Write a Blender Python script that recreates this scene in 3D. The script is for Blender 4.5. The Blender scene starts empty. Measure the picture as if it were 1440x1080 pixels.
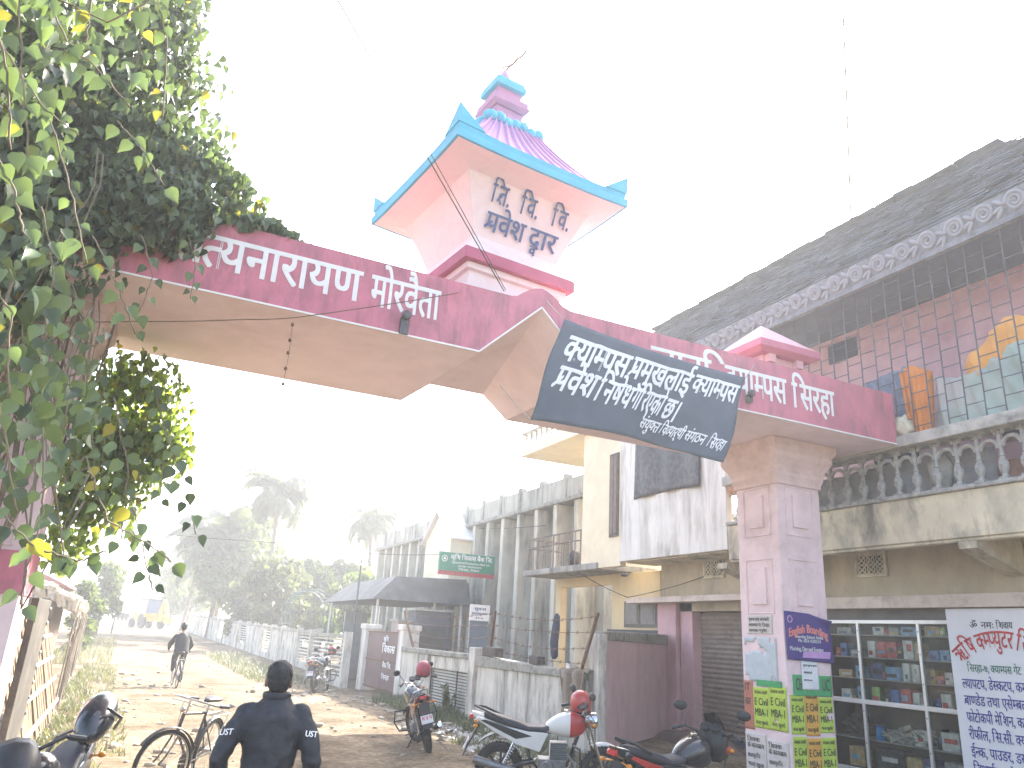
import bpy, bmesh, math, random
from mathutils import Vector, Matrix, noise
from math import pi, sin, cos, radians as rad, sqrt, atan2
random.seed(11)
S = bpy.context.scene
COL = S.collection
# ------------------------------------------------------------------ camera
CAM_H = 1.8
cd = bpy.data.cameras.new('camera'); cam = bpy.data.objects.new('camera', cd); COL.objects.link(cam)
S.camera = cam
cd.sensor_fit = 'HORIZONTAL'; cd.sensor_width = 36.0; cd.lens = 36.0*1075.0/1440.0
cd.clip_start = 0.05; cd.clip_end = 3000
_p, _r, _y = rad(18.512), rad(3.365), rad(24.8)
_f = Vector((sin(_y)*cos(_p), cos(_y)*cos(_p), sin(_p)))
_ri = Vector((cos(_y), -sin(_y), 0)); _u = _ri.cross(_f)
_r2 = _ri*cos(_r)+_u*sin(_r); _u2 = -_ri*sin(_r)+_u*cos(_r)
M = Matrix((( _r2.x,_u2.x,-_f.x,0),(_r2.y,_u2.y,-_f.y,0),(_r2.z,_u2.z,-_f.z,CAM_H),(0,0,0,1)))
cam.matrix_world = M
# ------------------------------------------------------------------ sky and sun
SUN_AZ, SUN_EL = rad(50), rad(37)          # azimuth to the right of the road, elevation
w = bpy.data.worlds.new('World'); S.world = w; w.use_nodes = True
nt = w.node_tree; nt.nodes.clear()
sk = nt.nodes.new('ShaderNodeTexSky'); sk.sky_type = 'NISHITA'; sk.sun_disc = False
sk.sun_elevation = SUN_EL; sk.sun_rotation = SUN_AZ; sk.air_density = 1.0; sk.dust_density = 3.5; sk.ozone_density = 1.0
bg = nt.nodes.new('ShaderNodeBackground'); bg.inputs['Strength'].default_value = 0.15
wo = nt.nodes.new('ShaderNodeOutputWorld')
nt.links.new(sk.outputs[0], bg.inputs['Color']); nt.links.new(bg.outputs[0], wo.inputs['Surface'])
sl = bpy.data.lights.new('sun', 'SUN'); sl.energy = 4.5; sl.angle = rad(0.6); sl.color = (1.0, 0.955, 0.88)
so = bpy.data.objects.new('sun', sl); COL.objects.link(so)
sd = Vector((sin(SUN_AZ)*cos(SUN_EL), cos(SUN_AZ)*cos(SUN_EL), sin(SUN_EL)))
so.rotation_euler = sd.to_track_quat('Z', 'Y').to_euler(); so.location = sd*60
S.view_settings.view_transform = 'Standard'; S.view_settings.look = 'None'
S.view_settings.exposure = 2.35; S.view_settings.gamma = 1.0; S.view_settings.use_curve_mapping = False
cy = S.cycles
cy.use_denoising = True; cy.max_bounces = 6; cy.diffuse_bounces = 3; cy.glossy_bounces = 3; cy.transmission_bounces = 4
cy.transparent_max_bounces = 12; cy.volume_bounces = 1; cy.sample_clamp_indirect = 6.0; cy.use_adaptive_sampling = True
cy.adaptive_threshold = 0.02
HAZE_DENSITY = 0.0027

# ------------------------------------------------------------------ helpers
def at(px,d):
    """ground position at depth d along a bearing"""
    t=(px-720)/1075.0; v=-math.tan(rad(18.512))/cos(rad(3.365))-t*math.tan(rad(3.365)); dr=cam.matrix_world.to_3x3()@Vector((t,v,-1)); return dr.x*d, dr.y*d
OFF = {}
def obj_of(name, me, parent=None):
    o = bpy.data.objects.new(name, me); COL.objects.link(o)
    if parent is not None: o.parent = parent
    return o
def tag(o, label=None, cat=None, group=None, kind=None):
    if label: o['label'] = label
    if cat: o['category'] = cat
    if group: o['group'] = group
    if kind: o['kind'] = kind
    return o
def thing(name, label, cat, loc=(0,0,0), rotz=0.0, group=None, world=False):
    """an Empty at the thing's base; world=True: its parts are given in world coordinates"""
    o = bpy.data.objects.new(name, None); COL.objects.link(o); o.empty_display_size = .2
    o.location = loc; o.rotation_euler = (0,0,rotz)
    if world: OFF[o.name] = Vector(loc)
    return tag(o, label, cat, group)
def copy_tree(o, parent=None):
    c = o.copy(); COL.objects.link(c)
    if parent is not None: c.parent = parent
    for ch in [x for x in bpy.data.objects if x.parent == o]: copy_tree(ch, c)
    return c
class MB:
    def __init__(s): s.v=[]; s.f=[]; s.mi=[]; s.cur=0
    def add(s, vs, fs):
        n=len(s.v); s.v += [tuple(p) for p in vs]
        for f in fs: s.f.append(tuple(i+n for i in f)); s.mi.append(s.cur)
        return s
    def m(s, i): s.cur=i; return s
    def box(s, x0,x1,y0,y1,z0,z1):
        return s.add([(x0,y0,z0),(x1,y0,z0),(x1,y1,z0),(x0,y1,z0),(x0,y0,z1),(x1,y0,z1),(x1,y1,z1),(x0,y1,z1)],
          [(0,3,2,1),(4,5,6,7),(0,1,5,4),(1,2,6,5),(2,3,7,6),(3,0,4,7)])
    def obox(s, c, size, rot=None):
        """box with centre c, full sizes, rotation (Matrix 3x3 or euler tuple)"""
        R = Matrix.Identity(3) if rot is None else (rot if isinstance(rot, Matrix) else Matrix.Rotation(rot[2],3,'Z')@Matrix.Rotation(rot[1],3,'Y')@Matrix.Rotation(rot[0],3,'X'))
        a,b,d=[q/2 for q in size]; c=Vector(c)
        vs=[c+R@Vector(p) for p in [(-a,-b,-d),(a,-b,-d),(a,b,-d),(-a,b,-d),(-a,-b,d),(a,-b,d),(a,b,d),(-a,b,d)]]
        return s.add(vs,[(0,3,2,1),(4,5,6,7),(0,1,5,4),(1,2,6,5),(2,3,7,6),(3,0,4,7)])
    def bar(s, a, b, wx, wz, up=(0,0,1)):
        """square bar from a to b"""
        a=Vector(a); b=Vector(b); d=(b-a); L=d.length; d.normalize(); up=Vector(up)
        x=d.cross(up)
        if x.length<1e-4: x=d.cross(Vector((0,1,0)))
        x.normalize(); z=x.cross(d)
        R=Matrix((x,d,z)).transposed()
        return s.obox((a+b)/2,(wx,L,wz),R)
    def tube(s, pts, r, n=8, cap=True):
        pts=[Vector(p) for p in pts]; k=len(pts)
        rs=r if isinstance(r,(list,tuple)) else [r]*k
        vs=[]; fs=[]; prev=None
        for i,p in enumerate(pts):
            t=(pts[min(i+1,k-1)]-pts[max(i-1,0)])
            if t.length<1e-9: t=Vector((0,0,1))
            t.normalize()
            if prev is None:
                u=t.cross(Vector((0,0,1)))
                if u.length<.05: u=t.cross(Vector((1,0,0)))
            else:
                u=prev-t*prev.dot(t)
                if u.length<1e-6: u=t.cross(Vector((1,0,.3)))
            u.normalize(); prev=u; v=t.cross(u)
            for j in range(n):
                a=2*pi*j/n; vs.append(p+u*(cos(a)*rs[i])+v*(sin(a)*rs[i]))
        for i in range(k-1):
            for j in range(n):
                fs.append((i*n+j,i*n+(j+1)%n,(i+1)*n+(j+1)%n,(i+1)*n+j))
        if cap: fs += [tuple(range(n-1,-1,-1)),tuple((k-1)*n+j for j in range(n))]
        return s.add(vs,fs)
    def lathe(s, prof, c=(0,0,0), n=16, axis=None):
        """profile [(r,z)...] about z through c, or about a given axis vector"""
        R=Matrix.Identity(3) if axis is None else Vector(axis).to_track_quat('Z','Y').to_matrix()
        c=Vector(c); vs=[]; fs=[]; k=len(prof)
        for r,z in prof:
            for j in range(n): vs.append(c+R@Vector((r*cos(2*pi*j/n),r*sin(2*pi*j/n),z)))
        for i in range(k-1):
            for j in range(n): fs.append((i*n+j,i*n+(j+1)%n,(i+1)*n+(j+1)%n,(i+1)*n+j))
        if prof[0][0]>1e-4: fs.append(tuple(range(n-1,-1,-1)))
        if prof[-1][0]>1e-4: fs.append(tuple((k-1)*n+j for j in range(n)))
        return s.add(vs,fs)
    def ring(s, c, R, r, axis=(0,0,1), n=28, k=8, a0=0, a1=2*pi, sq=1.0):
        """torus (or arc) about an axis"""
        Q=Vector(axis).to_track_quat('Z','Y').to_matrix(); c=Vector(c)
        full=abs(a1-a0-2*pi)<1e-4; N=n if full else n+1; vs=[]; fs=[]
        for i in range(N):
            a=a0+(a1-a0)*i/n
            for j in range(k):
                b=2*pi*j/k; q=R+r*cos(b); vs.append(c+Q@Vector((q*cos(a),q*sin(a),r*sq*sin(b))))
        for i in range(n):
            for j in range(k):
                i2=(i+1)%N; fs.append((i*k+j,i2*k+j,i2*k+(j+1)%k,i*k+(j+1)%k))
        return s.add(vs,fs)
    def ell(s, c, rx, ry, rz, n=14, m=9, rot=None):
        c=Vector(c); R=rot if rot is not None else Matrix.Identity(3); vs=[]; fs=[]
        for i in range(1,m):
            t=pi*i/m
            for j in range(n): vs.append(c+R@Vector((rx*sin(t)*cos(2*pi*j/n),ry*sin(t)*sin(2*pi*j/n),rz*cos(t))))
        a=len(vs); vs.append(c+R@Vector((0,0,rz))); vs.append(c+R@Vector((0,0,-rz)))
        for i in range(m-2):
            for j in range(n): fs.append((i*n+j,(i+1)*n+j,(i+1)*n+(j+1)%n,i*n+(j+1)%n))
        for j in range(n): fs.append((a,j,(j+1)%n)); fs.append((a+1,(m-2)*n+(j+1)%n,(m-2)*n+j))
        return s.add(vs,fs)
    def prism(s, poly, p0, ux, uy, depth):
        """closed 2-D outline in the frame (p0,ux,uy), extruded by the vector depth"""
        p0=Vector(p0); ux=Vector(ux); uy=Vector(uy); d=Vector(depth); n=len(poly)
        a=[p0+ux*x+uy*y for x,y in poly]; vs=a+[q+d for q in a]
        fs=[tuple(range(n-1,-1,-1)),tuple(range(n,2*n))]+[(i,(i+1)%n,n+(i+1)%n,n+i) for i in range(n)]
        return s.add(vs,fs)
    def loft(s, rings, closed=True, cap=True):
        n=len(rings[0]); vs=[p for r in rings for p in r]; fs=[]
        for i in range(len(rings)-1):
            for j in range(n if closed else n-1): fs.append((i*n+j,i*n+(j+1)%n,(i+1)*n+(j+1)%n,(i+1)*n+j))
        if cap and closed: fs += [tuple(range(n-1,-1,-1)),tuple((len(rings)-1)*n+j for j in range(n))]
        return s.add(vs,fs)
    def sheet(s, nu, nv, fn):
        vs=[fn(i/nu,j/nv) for j in range(nv+1) for i in range(nu+1)]
        return s.add(vs,[(j*(nu+1)+i,j*(nu+1)+i+1,(j+1)*(nu+1)+i+1,(j+1)*(nu+1)+i) for j in range(nv) for i in range(nu)])
    def quad(s,a,b,c,d): return s.add([a,b,c,d],[(0,1,2,3)])
    def build(s, name, mat, parent=None, smooth=False, bevel=0, label=None, solid=0, sub=0, flip=False):
        me=bpy.data.meshes.new(name)
        off=None; p=parent
        if parent is not None: off=OFF.get(parent.name)
        vs=s.v if off is None else [(x-off[0],y-off[1],z-off[2]) for x,y,z in s.v]
        me.from_pydata(vs,[],s.f)
        for mt in (mat if isinstance(mat,(list,tuple)) else [mat]): me.materials.append(mt)
        me.polygons.foreach_set('material_index', s.mi)
        bm=bmesh.new(); bm.from_mesh(me)
        bmesh.ops.recalc_face_normals(bm, faces=bm.faces); bm.to_mesh(me); bm.free()
        if smooth:
            me.polygons.foreach_set('use_smooth',[True]*len(me.polygons))
            if smooth != 'all':
                try: me.set_sharp_from_angle(angle=rad(40))
                except Exception: pass
        o=obj_of(name, me, parent)
        if off is not None: OFF[o.name]=off
        if solid:
            md=o.modifiers.new('thick','SOLIDIFY'); md.thickness=solid; md.offset=0
        if sub:
            md=o.modifiers.new('sub','SUBSURF'); md.levels=sub; md.render_levels=sub
        if bevel:
            md=o.modifiers.new('bevel','BEVEL'); md.width=bevel; md.segments=2; md.limit_method='ANGLE'; md.angle_limit=rad(50)
        if label: o['label']=label
        return o
# ------------------------------------------------------------------ materials (all procedural)
MATS={}
def mat(name, col, rough=.8, var=.12, scale=6, bump=.0, bscale=30, metal=0, stain=None, stain_amt=0, stain_scale=2.0, streak=0, spec=.4, coat=0, alpha=1, trans=0, chip=None, chip_amt=0, chip_scale=14):
    if name in MATS: return MATS[name]
    m=bpy.data.materials.new(name); m.use_nodes=True; N=m.node_tree.nodes; L=m.node_tree.links
    b=N['Principled BSDF']; b.inputs['Roughness'].default_value=rough; b.inputs['Metallic'].default_value=metal
    b.inputs['Specular IOR Level'].default_value=spec
    if coat: b.inputs['Coat Weight'].default_value=coat; b.inputs['Coat Roughness'].default_value=.08
    if trans: b.inputs['Transmission Weight'].default_value=trans
    tc=N.new('ShaderNodeTexCoord')
    def nz(sc, det=5, rgh=.6, vec=None, dist=0):
        n=N.new('ShaderNodeTexNoise'); n.inputs['Scale'].default_value=sc; n.inputs['Detail'].default_value=det; n.inputs['Roughness'].default_value=rgh; n.inputs['Distortion'].default_value=dist
        L.new(vec or tc.outputs['Object'], n.inputs['Vector']); return n.outputs['Fac']
    def ramp(fac, a, c):
        r=N.new('ShaderNodeMapRange'); r.inputs[1].default_value=a; r.inputs[2].default_value=c; L.new(fac, r.inputs[0]); return r.outputs[0]
    def mix(fac, A, B):
        x=N.new('ShaderNodeMix'); x.data_type='RGBA'
        if isinstance(fac,(int,float)): x.inputs[0].default_value=fac
        else: L.new(fac, x.inputs[0])
        for s_,c_ in ((6,A),(7,B)):
            if isinstance(c_,tuple): x.inputs[s_].default_value=(*c_,1)
            else: L.new(c_, x.inputs[s_])
        return x.outputs[2]
    def mul(a,bv):
        x=N.new('ShaderNodeMath'); x.operation='MULTIPLY'; L.new(a,x.inputs[0])
        if isinstance(bv,(int,float)): x.inputs[1].default_value=bv
        else: L.new(bv,x.inputs[1])
        return x.outputs[0]
    lo=tuple(max(0,c*(1-var)) for c in col); hi=tuple(min(1,c*(1+var)) for c in col)
    c=mix(ramp(nz(scale),.3,.7), lo, hi)
    if stain:
        vec=None
        if streak:
            mp=N.new('ShaderNodeMapping'); mp.inputs['Scale'].default_value=(1,1,streak); L.new(tc.outputs['Object'],mp.inputs['Vector']); vec=mp.outputs[0]
        f=ramp(nz(stain_scale,8,.7,vec,.3),.44,.66)
        f2=ramp(nz(stain_scale*.35,3,.5),.25,.55)
        c=mix(mul(mul(f,f2),stain_amt), c, stain)
    if chip:
        f=ramp(nz(chip_scale,10,.75,None,.6),.64,.67)
        c=mix(mul(f,chip_amt), c, chip)
    L.new(c, b.inputs['Base Color'])
    if bump:
        bp=N.new('ShaderNodeBump'); bp.inputs['Strength'].default_value=bump; bp.inputs['Distance'].default_value=.02
        L.new(nz(bscale,8,.7), bp.inputs['Height']); L.new(bp.outputs[0], b.inputs['Normal'])
    MATS[name]=m; return m
DARK=(.05,.05,.045)
# ------------------------------------------------------------------ lettering
_G={}
def _raw(s, off=0.0):
    c=bpy.data.curves.new('glyph','FONT'); c.body=s; c.size=1; c.resolution_u=3; c.offset=off
    o=bpy.data.objects.new('glyph',c); COL.objects.link(o)
    dg=bpy.context.evaluated_depsgraph_get(); dg.update()
    me=bpy.data.meshes.new_from_object(o.evaluated_get(dg))
    v=[(p.co.x,p.co.y) for p in me.vertices]; f=[tuple(q.vertices) for q in me.polygons]
    bpy.data.objects.remove(o); bpy.data.curves.remove(c); bpy.data.meshes.remove(me)
    return v,f
def glyph(ch, off=0.0):
    k=(ch,round(off,4))
    if k in _G: return _G[k]
    if ch==' ': r=([],[],.28)
    elif ord(ch)<0x900:
        v,f=_raw(ch,off); v2,_=_raw(ch+'I'); v3,_=_raw('I'); r=(v,f,max(p[0] for p in v2)-max(p[0] for p in v3))
    else:
        v,f=_raw(ch,off); v2,_=_raw(ch+'\u093e'); v3,_=_raw('\u093e')
        r=(v,f,max(p[0] for p in v2)-max(p[0] for p in v3))
    _G[k]=r; return r
def clip_right(v,f,x):
    bm=bmesh.new(); bv=[bm.verts.new((a,b,0)) for a,b in v]
    for q in f:
        try: bm.faces.new([bv[i] for i in q])
        except ValueError: pass
    bmesh.ops.bisect_plane(bm, geom=bm.verts[:]+bm.edges[:]+bm.faces[:], plane_co=(x,0,0), plane_no=(1,0,0), clear_outer=True)
    bm.verts.index_update(); V=[(p.co.x,p.co.y) for p in bm.verts]; F=[tuple(p.index for p in q.verts) for q in bm.faces]; bm.free()
    return V,F
def layout(s, off=0.0, track=0.0):
    """Devanagari in visual order: '~' makes the letter before it a half form, '^' hangs a ra-stroke under it, '_' a small va"""
    V=[];F=[];pen=0.0;i=0;k=0;last=.5
    bo=off; off=0.0
    SHF=[(0,0)] if bo<.004 else [(-bo,-bo*.5),(bo,-bo*.5),(-bo,bo*.5),(bo,bo*.5)]
    def put(v,f,dx,dy=0,sc=1.0):
        for j_,(ax,ay) in enumerate(SHF):
            n=len(V)
            for a,b in v: V.append((a*sc+dx+ax,b*sc+dy+ay,k%3+j_*3))
            for q in f: F.append(tuple(j+n for j in q))
    while i<len(s):
        ch=s[i]; nx=s[i+1] if i+1<len(s) else ''
        if ch=='^':
            x=pen-last*.5-.02
            put([(x,.30),(x-.26,.06),(x-.30,.12),(x-.0,.38)],[(0,1,2,3)],0); k+=1; i+=1; continue
        if ch=='_':
            v,f,a=glyph('व',off); put(v,f,pen-last*.75,-.30,.5); k+=1; i+=1; continue
        v,f,a=glyph(ch,off)
        if nx=='~':
            xm=max(p[0] for p in v)
            cut=.60 if ch=='क' else xm-.17
            v,f=clip_right(v,f,cut); a=cut-.01; put(v,f,pen); pen+=a+track; last=a; i+=2; k+=1; continue
        put(v,f,pen); 
        if a>.02: last=a
        pen+=a+(track if a>.02 else 0); k+=1; i+=1
    return V,F,pen
def letters(mb, s, p0, ux, uy, height, width=None, off=0.0, shear=0.0, arc=0.0, lift=.004, jitter=0.0, align='l', track=0.0):
    """put a line of writing on a plane: p0 is the left end of the base line, height = size of the headline above it"""
    V,F,W=layout(s,off,track); p0=Vector(p0); ux=Vector(ux).normalized(); uy=Vector(uy).normalized(); n=ux.cross(uy)
    sc=height/.62; sx=sc if width is None else width/W
    if align=='c': p0=p0-ux*(W*sx/2)
    if align=='r': p0=p0-ux*(W*sx)
    out=[]
    for x,y,k in V:
        X=x*sx+shear*y*sc; Y=y*sc
        if arc: t=(x/W-.5)*2; Y+=arc*(1-t*t)
        if jitter: Y+=jitter*noise.noise(Vector((x*1.7,3.1,0))); 
        out.append(p0+ux*X+uy*Y+n*(lift+.00035*k))
    mb.add(out,F)
    return W*sx
# ------------------------------------------------------------------ the ground: one dirt sheet
def smooth(a,b,x):
    t=max(0,min(1,(x-a)/(b-a))); return t*t*(3-2*t)
def gz(x,y):
    return .9*smooth(30,100,y)+.02*noise.noise(Vector((x*.6,y*.6,1)))*smooth(2,5,abs(y-8)+abs(x-3))
def dirt():
    m=bpy.data.materials.new('packed dirt'); m.use_nodes=True; N=m.node_tree.nodes; L=m.node_tree.links
    b=N['Principled BSDF']; b.inputs['Roughness'].default_value=.95; b.inputs['Specular IOR Level'].default_value=.1
    tc=N.new('ShaderNodeTexCoord')
    def nz(sc,d=8,r=.65,dist=0):
        n=N.new('ShaderNodeTexNoise'); n.inputs['Scale'].default_value=sc; n.inputs['Detail'].default_value=d; n.inputs['Roughness'].default_value=r; n.inputs['Distortion'].default_value=dist
        L.new(tc.outputs['Object'],n.inputs['Vector']); return n.outputs['Fac']
    cr=N.new('ShaderNodeValToRGB'); e=cr.color_ramp.elements
    e[0].position=.36; e[0].color=(.14,.10,.06,1); e[1].position=.62; e[1].color=(.37,.30,.21,1)
    L.new(nz(.55,9,.7,.4),cr.inputs[0])
    cr2=N.new('ShaderNodeValToRGB'); e=cr2.color_ramp.elements
    e[0].position=.42; e[0].color=(.42,.37,.30,1); e[1].position=.62; e[1].color=(1,1,1,1)
    L.new(nz(9,8,.75,.2),cr2.inputs[0])
    mx=N.new('ShaderNodeMix'); mx.data_type='RGBA'; mx.blend_type='MULTIPLY'; mx.inputs[0].default_value=.8
    L.new(cr.outputs[0],mx.inputs[6]); L.new(cr2.outputs[0],mx.inputs[7]); L.new(mx.outputs[2],b.inputs['Base Color'])
    bp=N.new('ShaderNodeBump'); bp.inputs['Strength'].default_value=.7; bp.inputs['Distance'].default_value=.05
    ad=N.new('ShaderNodeMath'); ad.operation='ADD'; L.new(nz(2.5,9,.7),ad.inputs[0]); L.new(nz(16,8,.8),ad.inputs[1])
    L.new(ad.outputs[0],bp.inputs['Height']); L.new(bp.outputs[0],b.inputs['Normal'])
    return m
M_DIRT=dirt()
g=MB()
xs=[-260,-120,-60,-30,-20]+[-14+.5*i for i in range(26)]+[-.75+.2*i for i in range(42)]+[8+.5*i for i in range(18)]+[18,22,30,45,70,120,260]
ys=[-120,-60,-30,-15,-8]+[-4+.5*i for i in range(90)]+[42+2*i for i in range(40)]+[130,160,220,320,500]
def gzz(x,y):
    ru=-.035*(math.exp(-((x-2.2-.3*sin(y*.13))/.22)**2)+math.exp(-((x-3.6-.3*sin(y*.13))/.22)**2))*smooth(9,12,y)
    return ru+gz(x,y)+.03*noise.noise(Vector((x*.35,y*.35,7)))*smooth(0,1,abs(x-3)/4)
g.add([(x,y,gzz(x,y)) for y in ys for x in xs],[(j*len(xs)+i,j*len(xs)+i+1,(j+1)*len(xs)+i+1,(j+1)*len(xs)+i) for j in range(len(ys)-1) for i in range(len(xs)-1)])
tag(g.build('ground',M_DIRT,smooth='all'),kind='structure')
# ------------------------------------------------------------------ the gate
M_RED=mat('gate red paint',(.56,.18,.235),.65,.12,3,.08,25,stain=(.20,.10,.12),stain_amt=.75,stain_scale=4,streak=.3,chip=(.6,.5,.47),chip_amt=.25,chip_scale=9)
M_PEACH=mat('peach plaster',(.93,.76,.80),.85,.04,2.5,.12,40,stain=(.62,.46,.42),stain_amt=.3,stain_scale=1.5)
M_PINK=mat('pale pink plaster',(.78,.60,.60),.8,.06,3,.12,40,stain=(.42,.30,.27),stain_amt=.4,stain_scale=2.2,chip=(.45,.36,.32),chip_amt=.5,chip_scale=7)
M_CAPITAL=mat('capital plaster',(.70,.52,.48),.85,.08,4,.15,40,stain=(.42,.3,.25),stain_amt=.4,stain_scale=6)
M_TOWER=mat('tower pale pink paint',(.85,.70,.69),.75,.04,3,.06,30,stain=(.6,.42,.4),stain_amt=.3,stain_scale=3)
M_WHITEP=mat('white lettering paint',(.80,.78,.76),.7,.05,8,chip=(.45,.2,.22),chip_amt=.5,chip_scale=30)
M_TURQ=mat('turquoise paint',(.06,.40,.56),.5,.10,4,.05,30)
M_MAUVE=mat('mauve roof paint',(.46,.22,.42),.55,.08,3,.06,30)
M_BLUEL=mat('blue lettering paint',(.06,.10,.24),.7,.1,10)
M_CONC=mat('weathered concrete',(.34,.32,.28),.9,.18,5,.3,30,stain=(.07,.07,.06),stain_amt=.9,stain_scale=2.5,streak=.25)
M_RUST=mat('rusty wire',(.16,.09,.06),.8,.3,20)
gate=thing('entrance_gate','tall pink gate spanning the dirt road, lettered red beam, pagoda turret on top','gate',(4,9,0),world=True)
BY0,BY1=8.0,10.5
bx=[-2.4,3.23,3.64,4.05,4.46,4.87,10.47]
def zb(x):   # front lower edge: chevron
    d=abs(x-4.05); return 5.06+max(0,(.82-d)/.82)*.78
def zr(x):   # rear lower edge: flat-topped notch
    d=abs(x-3.92); return 5.06+.34*min(1,max(0,(.86-d)/.42))
def zt(x):
    d=abs(x-4.04); return 5.91+ (.21*max(0,(1-(d/.36)**1.6)) if d<.36 else 0)
xs=sorted(set([-2.4,0,1.5,3.06,3.23,3.48,3.62,3.7,3.78,3.86,3.94,4.04,4.05,4.12,4.2,4.28,4.36,4.48,4.62,4.78,4.87,6.5,8.5,10.47]))
b=MB(); fs=MB()
n=len(xs)
# red fascia: front, back, top and ends
for y,zf in ((BY0,zb),(BY1,zr)):
    b.add([(x,y,zf(x)) for x in xs]+[(x,y,zt(x) if y==BY0 else 5.91) for x in xs],[(i,i+1,n+i+1,n+i) for i in range(n-1)])
b.add([(x,BY0,zt(x)) for x in xs]+[(x,BY1,5.91) for x in xs],[(i,i+1,n+i+1,n+i) for i in range(n-1)])
for x in (-2.4,10.47): b.quad((x,BY0,5.06),(x,BY1,5.06),(x,BY1,5.91),(x,BY0,5.91))
beam=b.build('beam',M_RED,gate)
m=MB(); fy_,ry_=BY0+.002,BY1-.002
m.add([(-2.4,fy_,5.06),(3.23,fy_,5.06),(4.05,fy_,5.84),(4.87,fy_,5.06),(10.47,fy_,5.06),(-2.4,ry_,5.06),(3.06,ry_,5.06),(3.48,ry_,5.40),(4.36,ry_,5.40),(4.78,ry_,5.06),(10.47,ry_,5.06)],
      [(0,1,6,5),(1,2,7),(1,7,6),(2,8,7),(2,3,8),(3,9,8),(3,4,10,9)])
m.build('soffit',M_PEACH,gate)
# thin drip lip along the lower front edge
l=MB()
for i in range(n-1):
    a,c=xs[i],xs[i+1]; l.bar((a,BY0-.006,zb(a)+.012),(c,BY0-.006,zb(c)+.012),.018,.02)
l.build('drip_edge',M_WHITEP,beam)
# writing on the beam
t=MB()
letters(t,'य',(-.85,BY0,5.37),(1,0,0),(0,0,1),.36,off=.018)
letters(t,'स',(-.35,BY0,5.37),(1,0,0),(0,0,1),.36,off=.018)
letters(t,'त~यनारायण',(.0,BY0,5.35),(1,0,0),(0,0,1),.37,width=1.72,off=.018)
letters(t,'मोरवैता',(1.84,BY0,5.35),(1,0,0),(0,0,1),.37,width=.84,off=.018)
t.m(0)
letters(t,'जाति',(5.75,BY0,5.33),(1,0,0),(0,0,1),.37,width=1.1,off=.02)
letters(t,'क~याम~पस',(7.02,BY0,5.31),(1,0,0),(0,0,1),.38,width=1.14,off=.02)
letters(t,'िसरहा',(8.28,BY0,5.30),(1,0,0),(0,0,1),.38,width=.85,off=.02)
t.build('lettering',M_WHITEP,beam)
# old lamp brackets bolted to the fascia
for x,z,h in ((2.27,5.07,.20),(7.42,5.2,.1)):
    q=MB(); q.box(x-.05,x+.05,BY0-.05,BY0-.001,z,z+h); q.lathe([(.05,0),(.055,.05),(.03,.07)],(x,BY0-.05,z+h+.02),10,(0,-1,0)); q.build('lamp_socket',mat('dark metal',(.10,.10,.11),.6,.2,8),beam,smooth=True)
# pillars
def pillar(x0,x1,y0,y1,band):
    p=MB(); p.box(x0,x1,y0,y1,-.05,4.55)
    P=p.build('pillar',M_PINK,gate,bevel=.012)
    c=MB(); cx,cy_,h=(x0+x1)/2,(y0+y1)/2,(x1-x0)/2
    prof=[(0,4.36),(.03,4.36),(.03,4.42),(.06,4.50),(.06,4.56),(.09,4.64),(.15,4.74),(.17,4.78),(.17,4.86),(.22,4.94),(.22,5.055)]
    rings=[[(cx-h-d,cy_-h-d,z),(cx+h+d,cy_-h-d,z),(cx+h+d,cy_+h+d,z),(cx-h-d,cy_+h+d,z)] for d,z in prof]
    c.loft(rings); c.build('capital',M_CAPITAL,P,bevel=.006)
    # sunk-look panels: two raised frames, one inside the other
    for face in 'fl' if x0>0 else 'fr':
        for zlo,zhi in ((3.57,4.34),(2.40,3.22)):
            m_=MB()
            for k,(ins,th) in enumerate(((.16,.014),(.30,.03))):
                a0,a1=ins,(x1-x0)-ins; za,zc=zlo+(ins-.16)*.95,zhi-(ins-.16)*.95
                wv=.018 if k==0 else .0
                if face=='f':
                    if k==0:
                        for bb in ((x0+a0,x0+a1,za,za+wv),(x0+a0,x0+a1,zc-wv,zc),(x0+a0,x0+a0+wv,za,zc),(x0+a1-wv,x0+a1,za,zc)):
                            m_.box(bb[0],bb[1],y0-th,y0+.02,bb[2],bb[3])
                    else: m_.box(x0+a0,x0+a1,y0-th,y0+.02,za,zc)
                else:
                    xx=(x0-.0, 1) if face=='l' else (x1, -1)
                    def bx_(ya,yb,zaa,zbb,th=th):
                        if face=='l': m_.box(x0-th,x0+.02,ya,yb,zaa,zbb)
                        else: m_.box(x1-.02,x1+th,ya,yb,zaa,zbb)
                    if k==0:
                        bx_(y0+a0,y0+a1,za,za+wv); bx_(y0+a0,y0+a1,zc-wv,zc); bx_(y0+a0,y0+a0+wv,za,zc); bx_(y0+a1-wv,y0+a1,za,zc)
                    else: bx_(y0+a0,y0+a1,za,zc)
            m_.build('panel_moulding',M_PINK,P,bevel=.005)
    if band:
        r=MB(); r.box(x0-.012,x1+.012,y0-.012,y1+.012,1.95,2.36); r.build('painted_band',M_RED,P)
    return P
pillar(8.75,9.65,8.9,9.8,False); pillar(-1.85,-.95,8.9,9.8,True)
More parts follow.
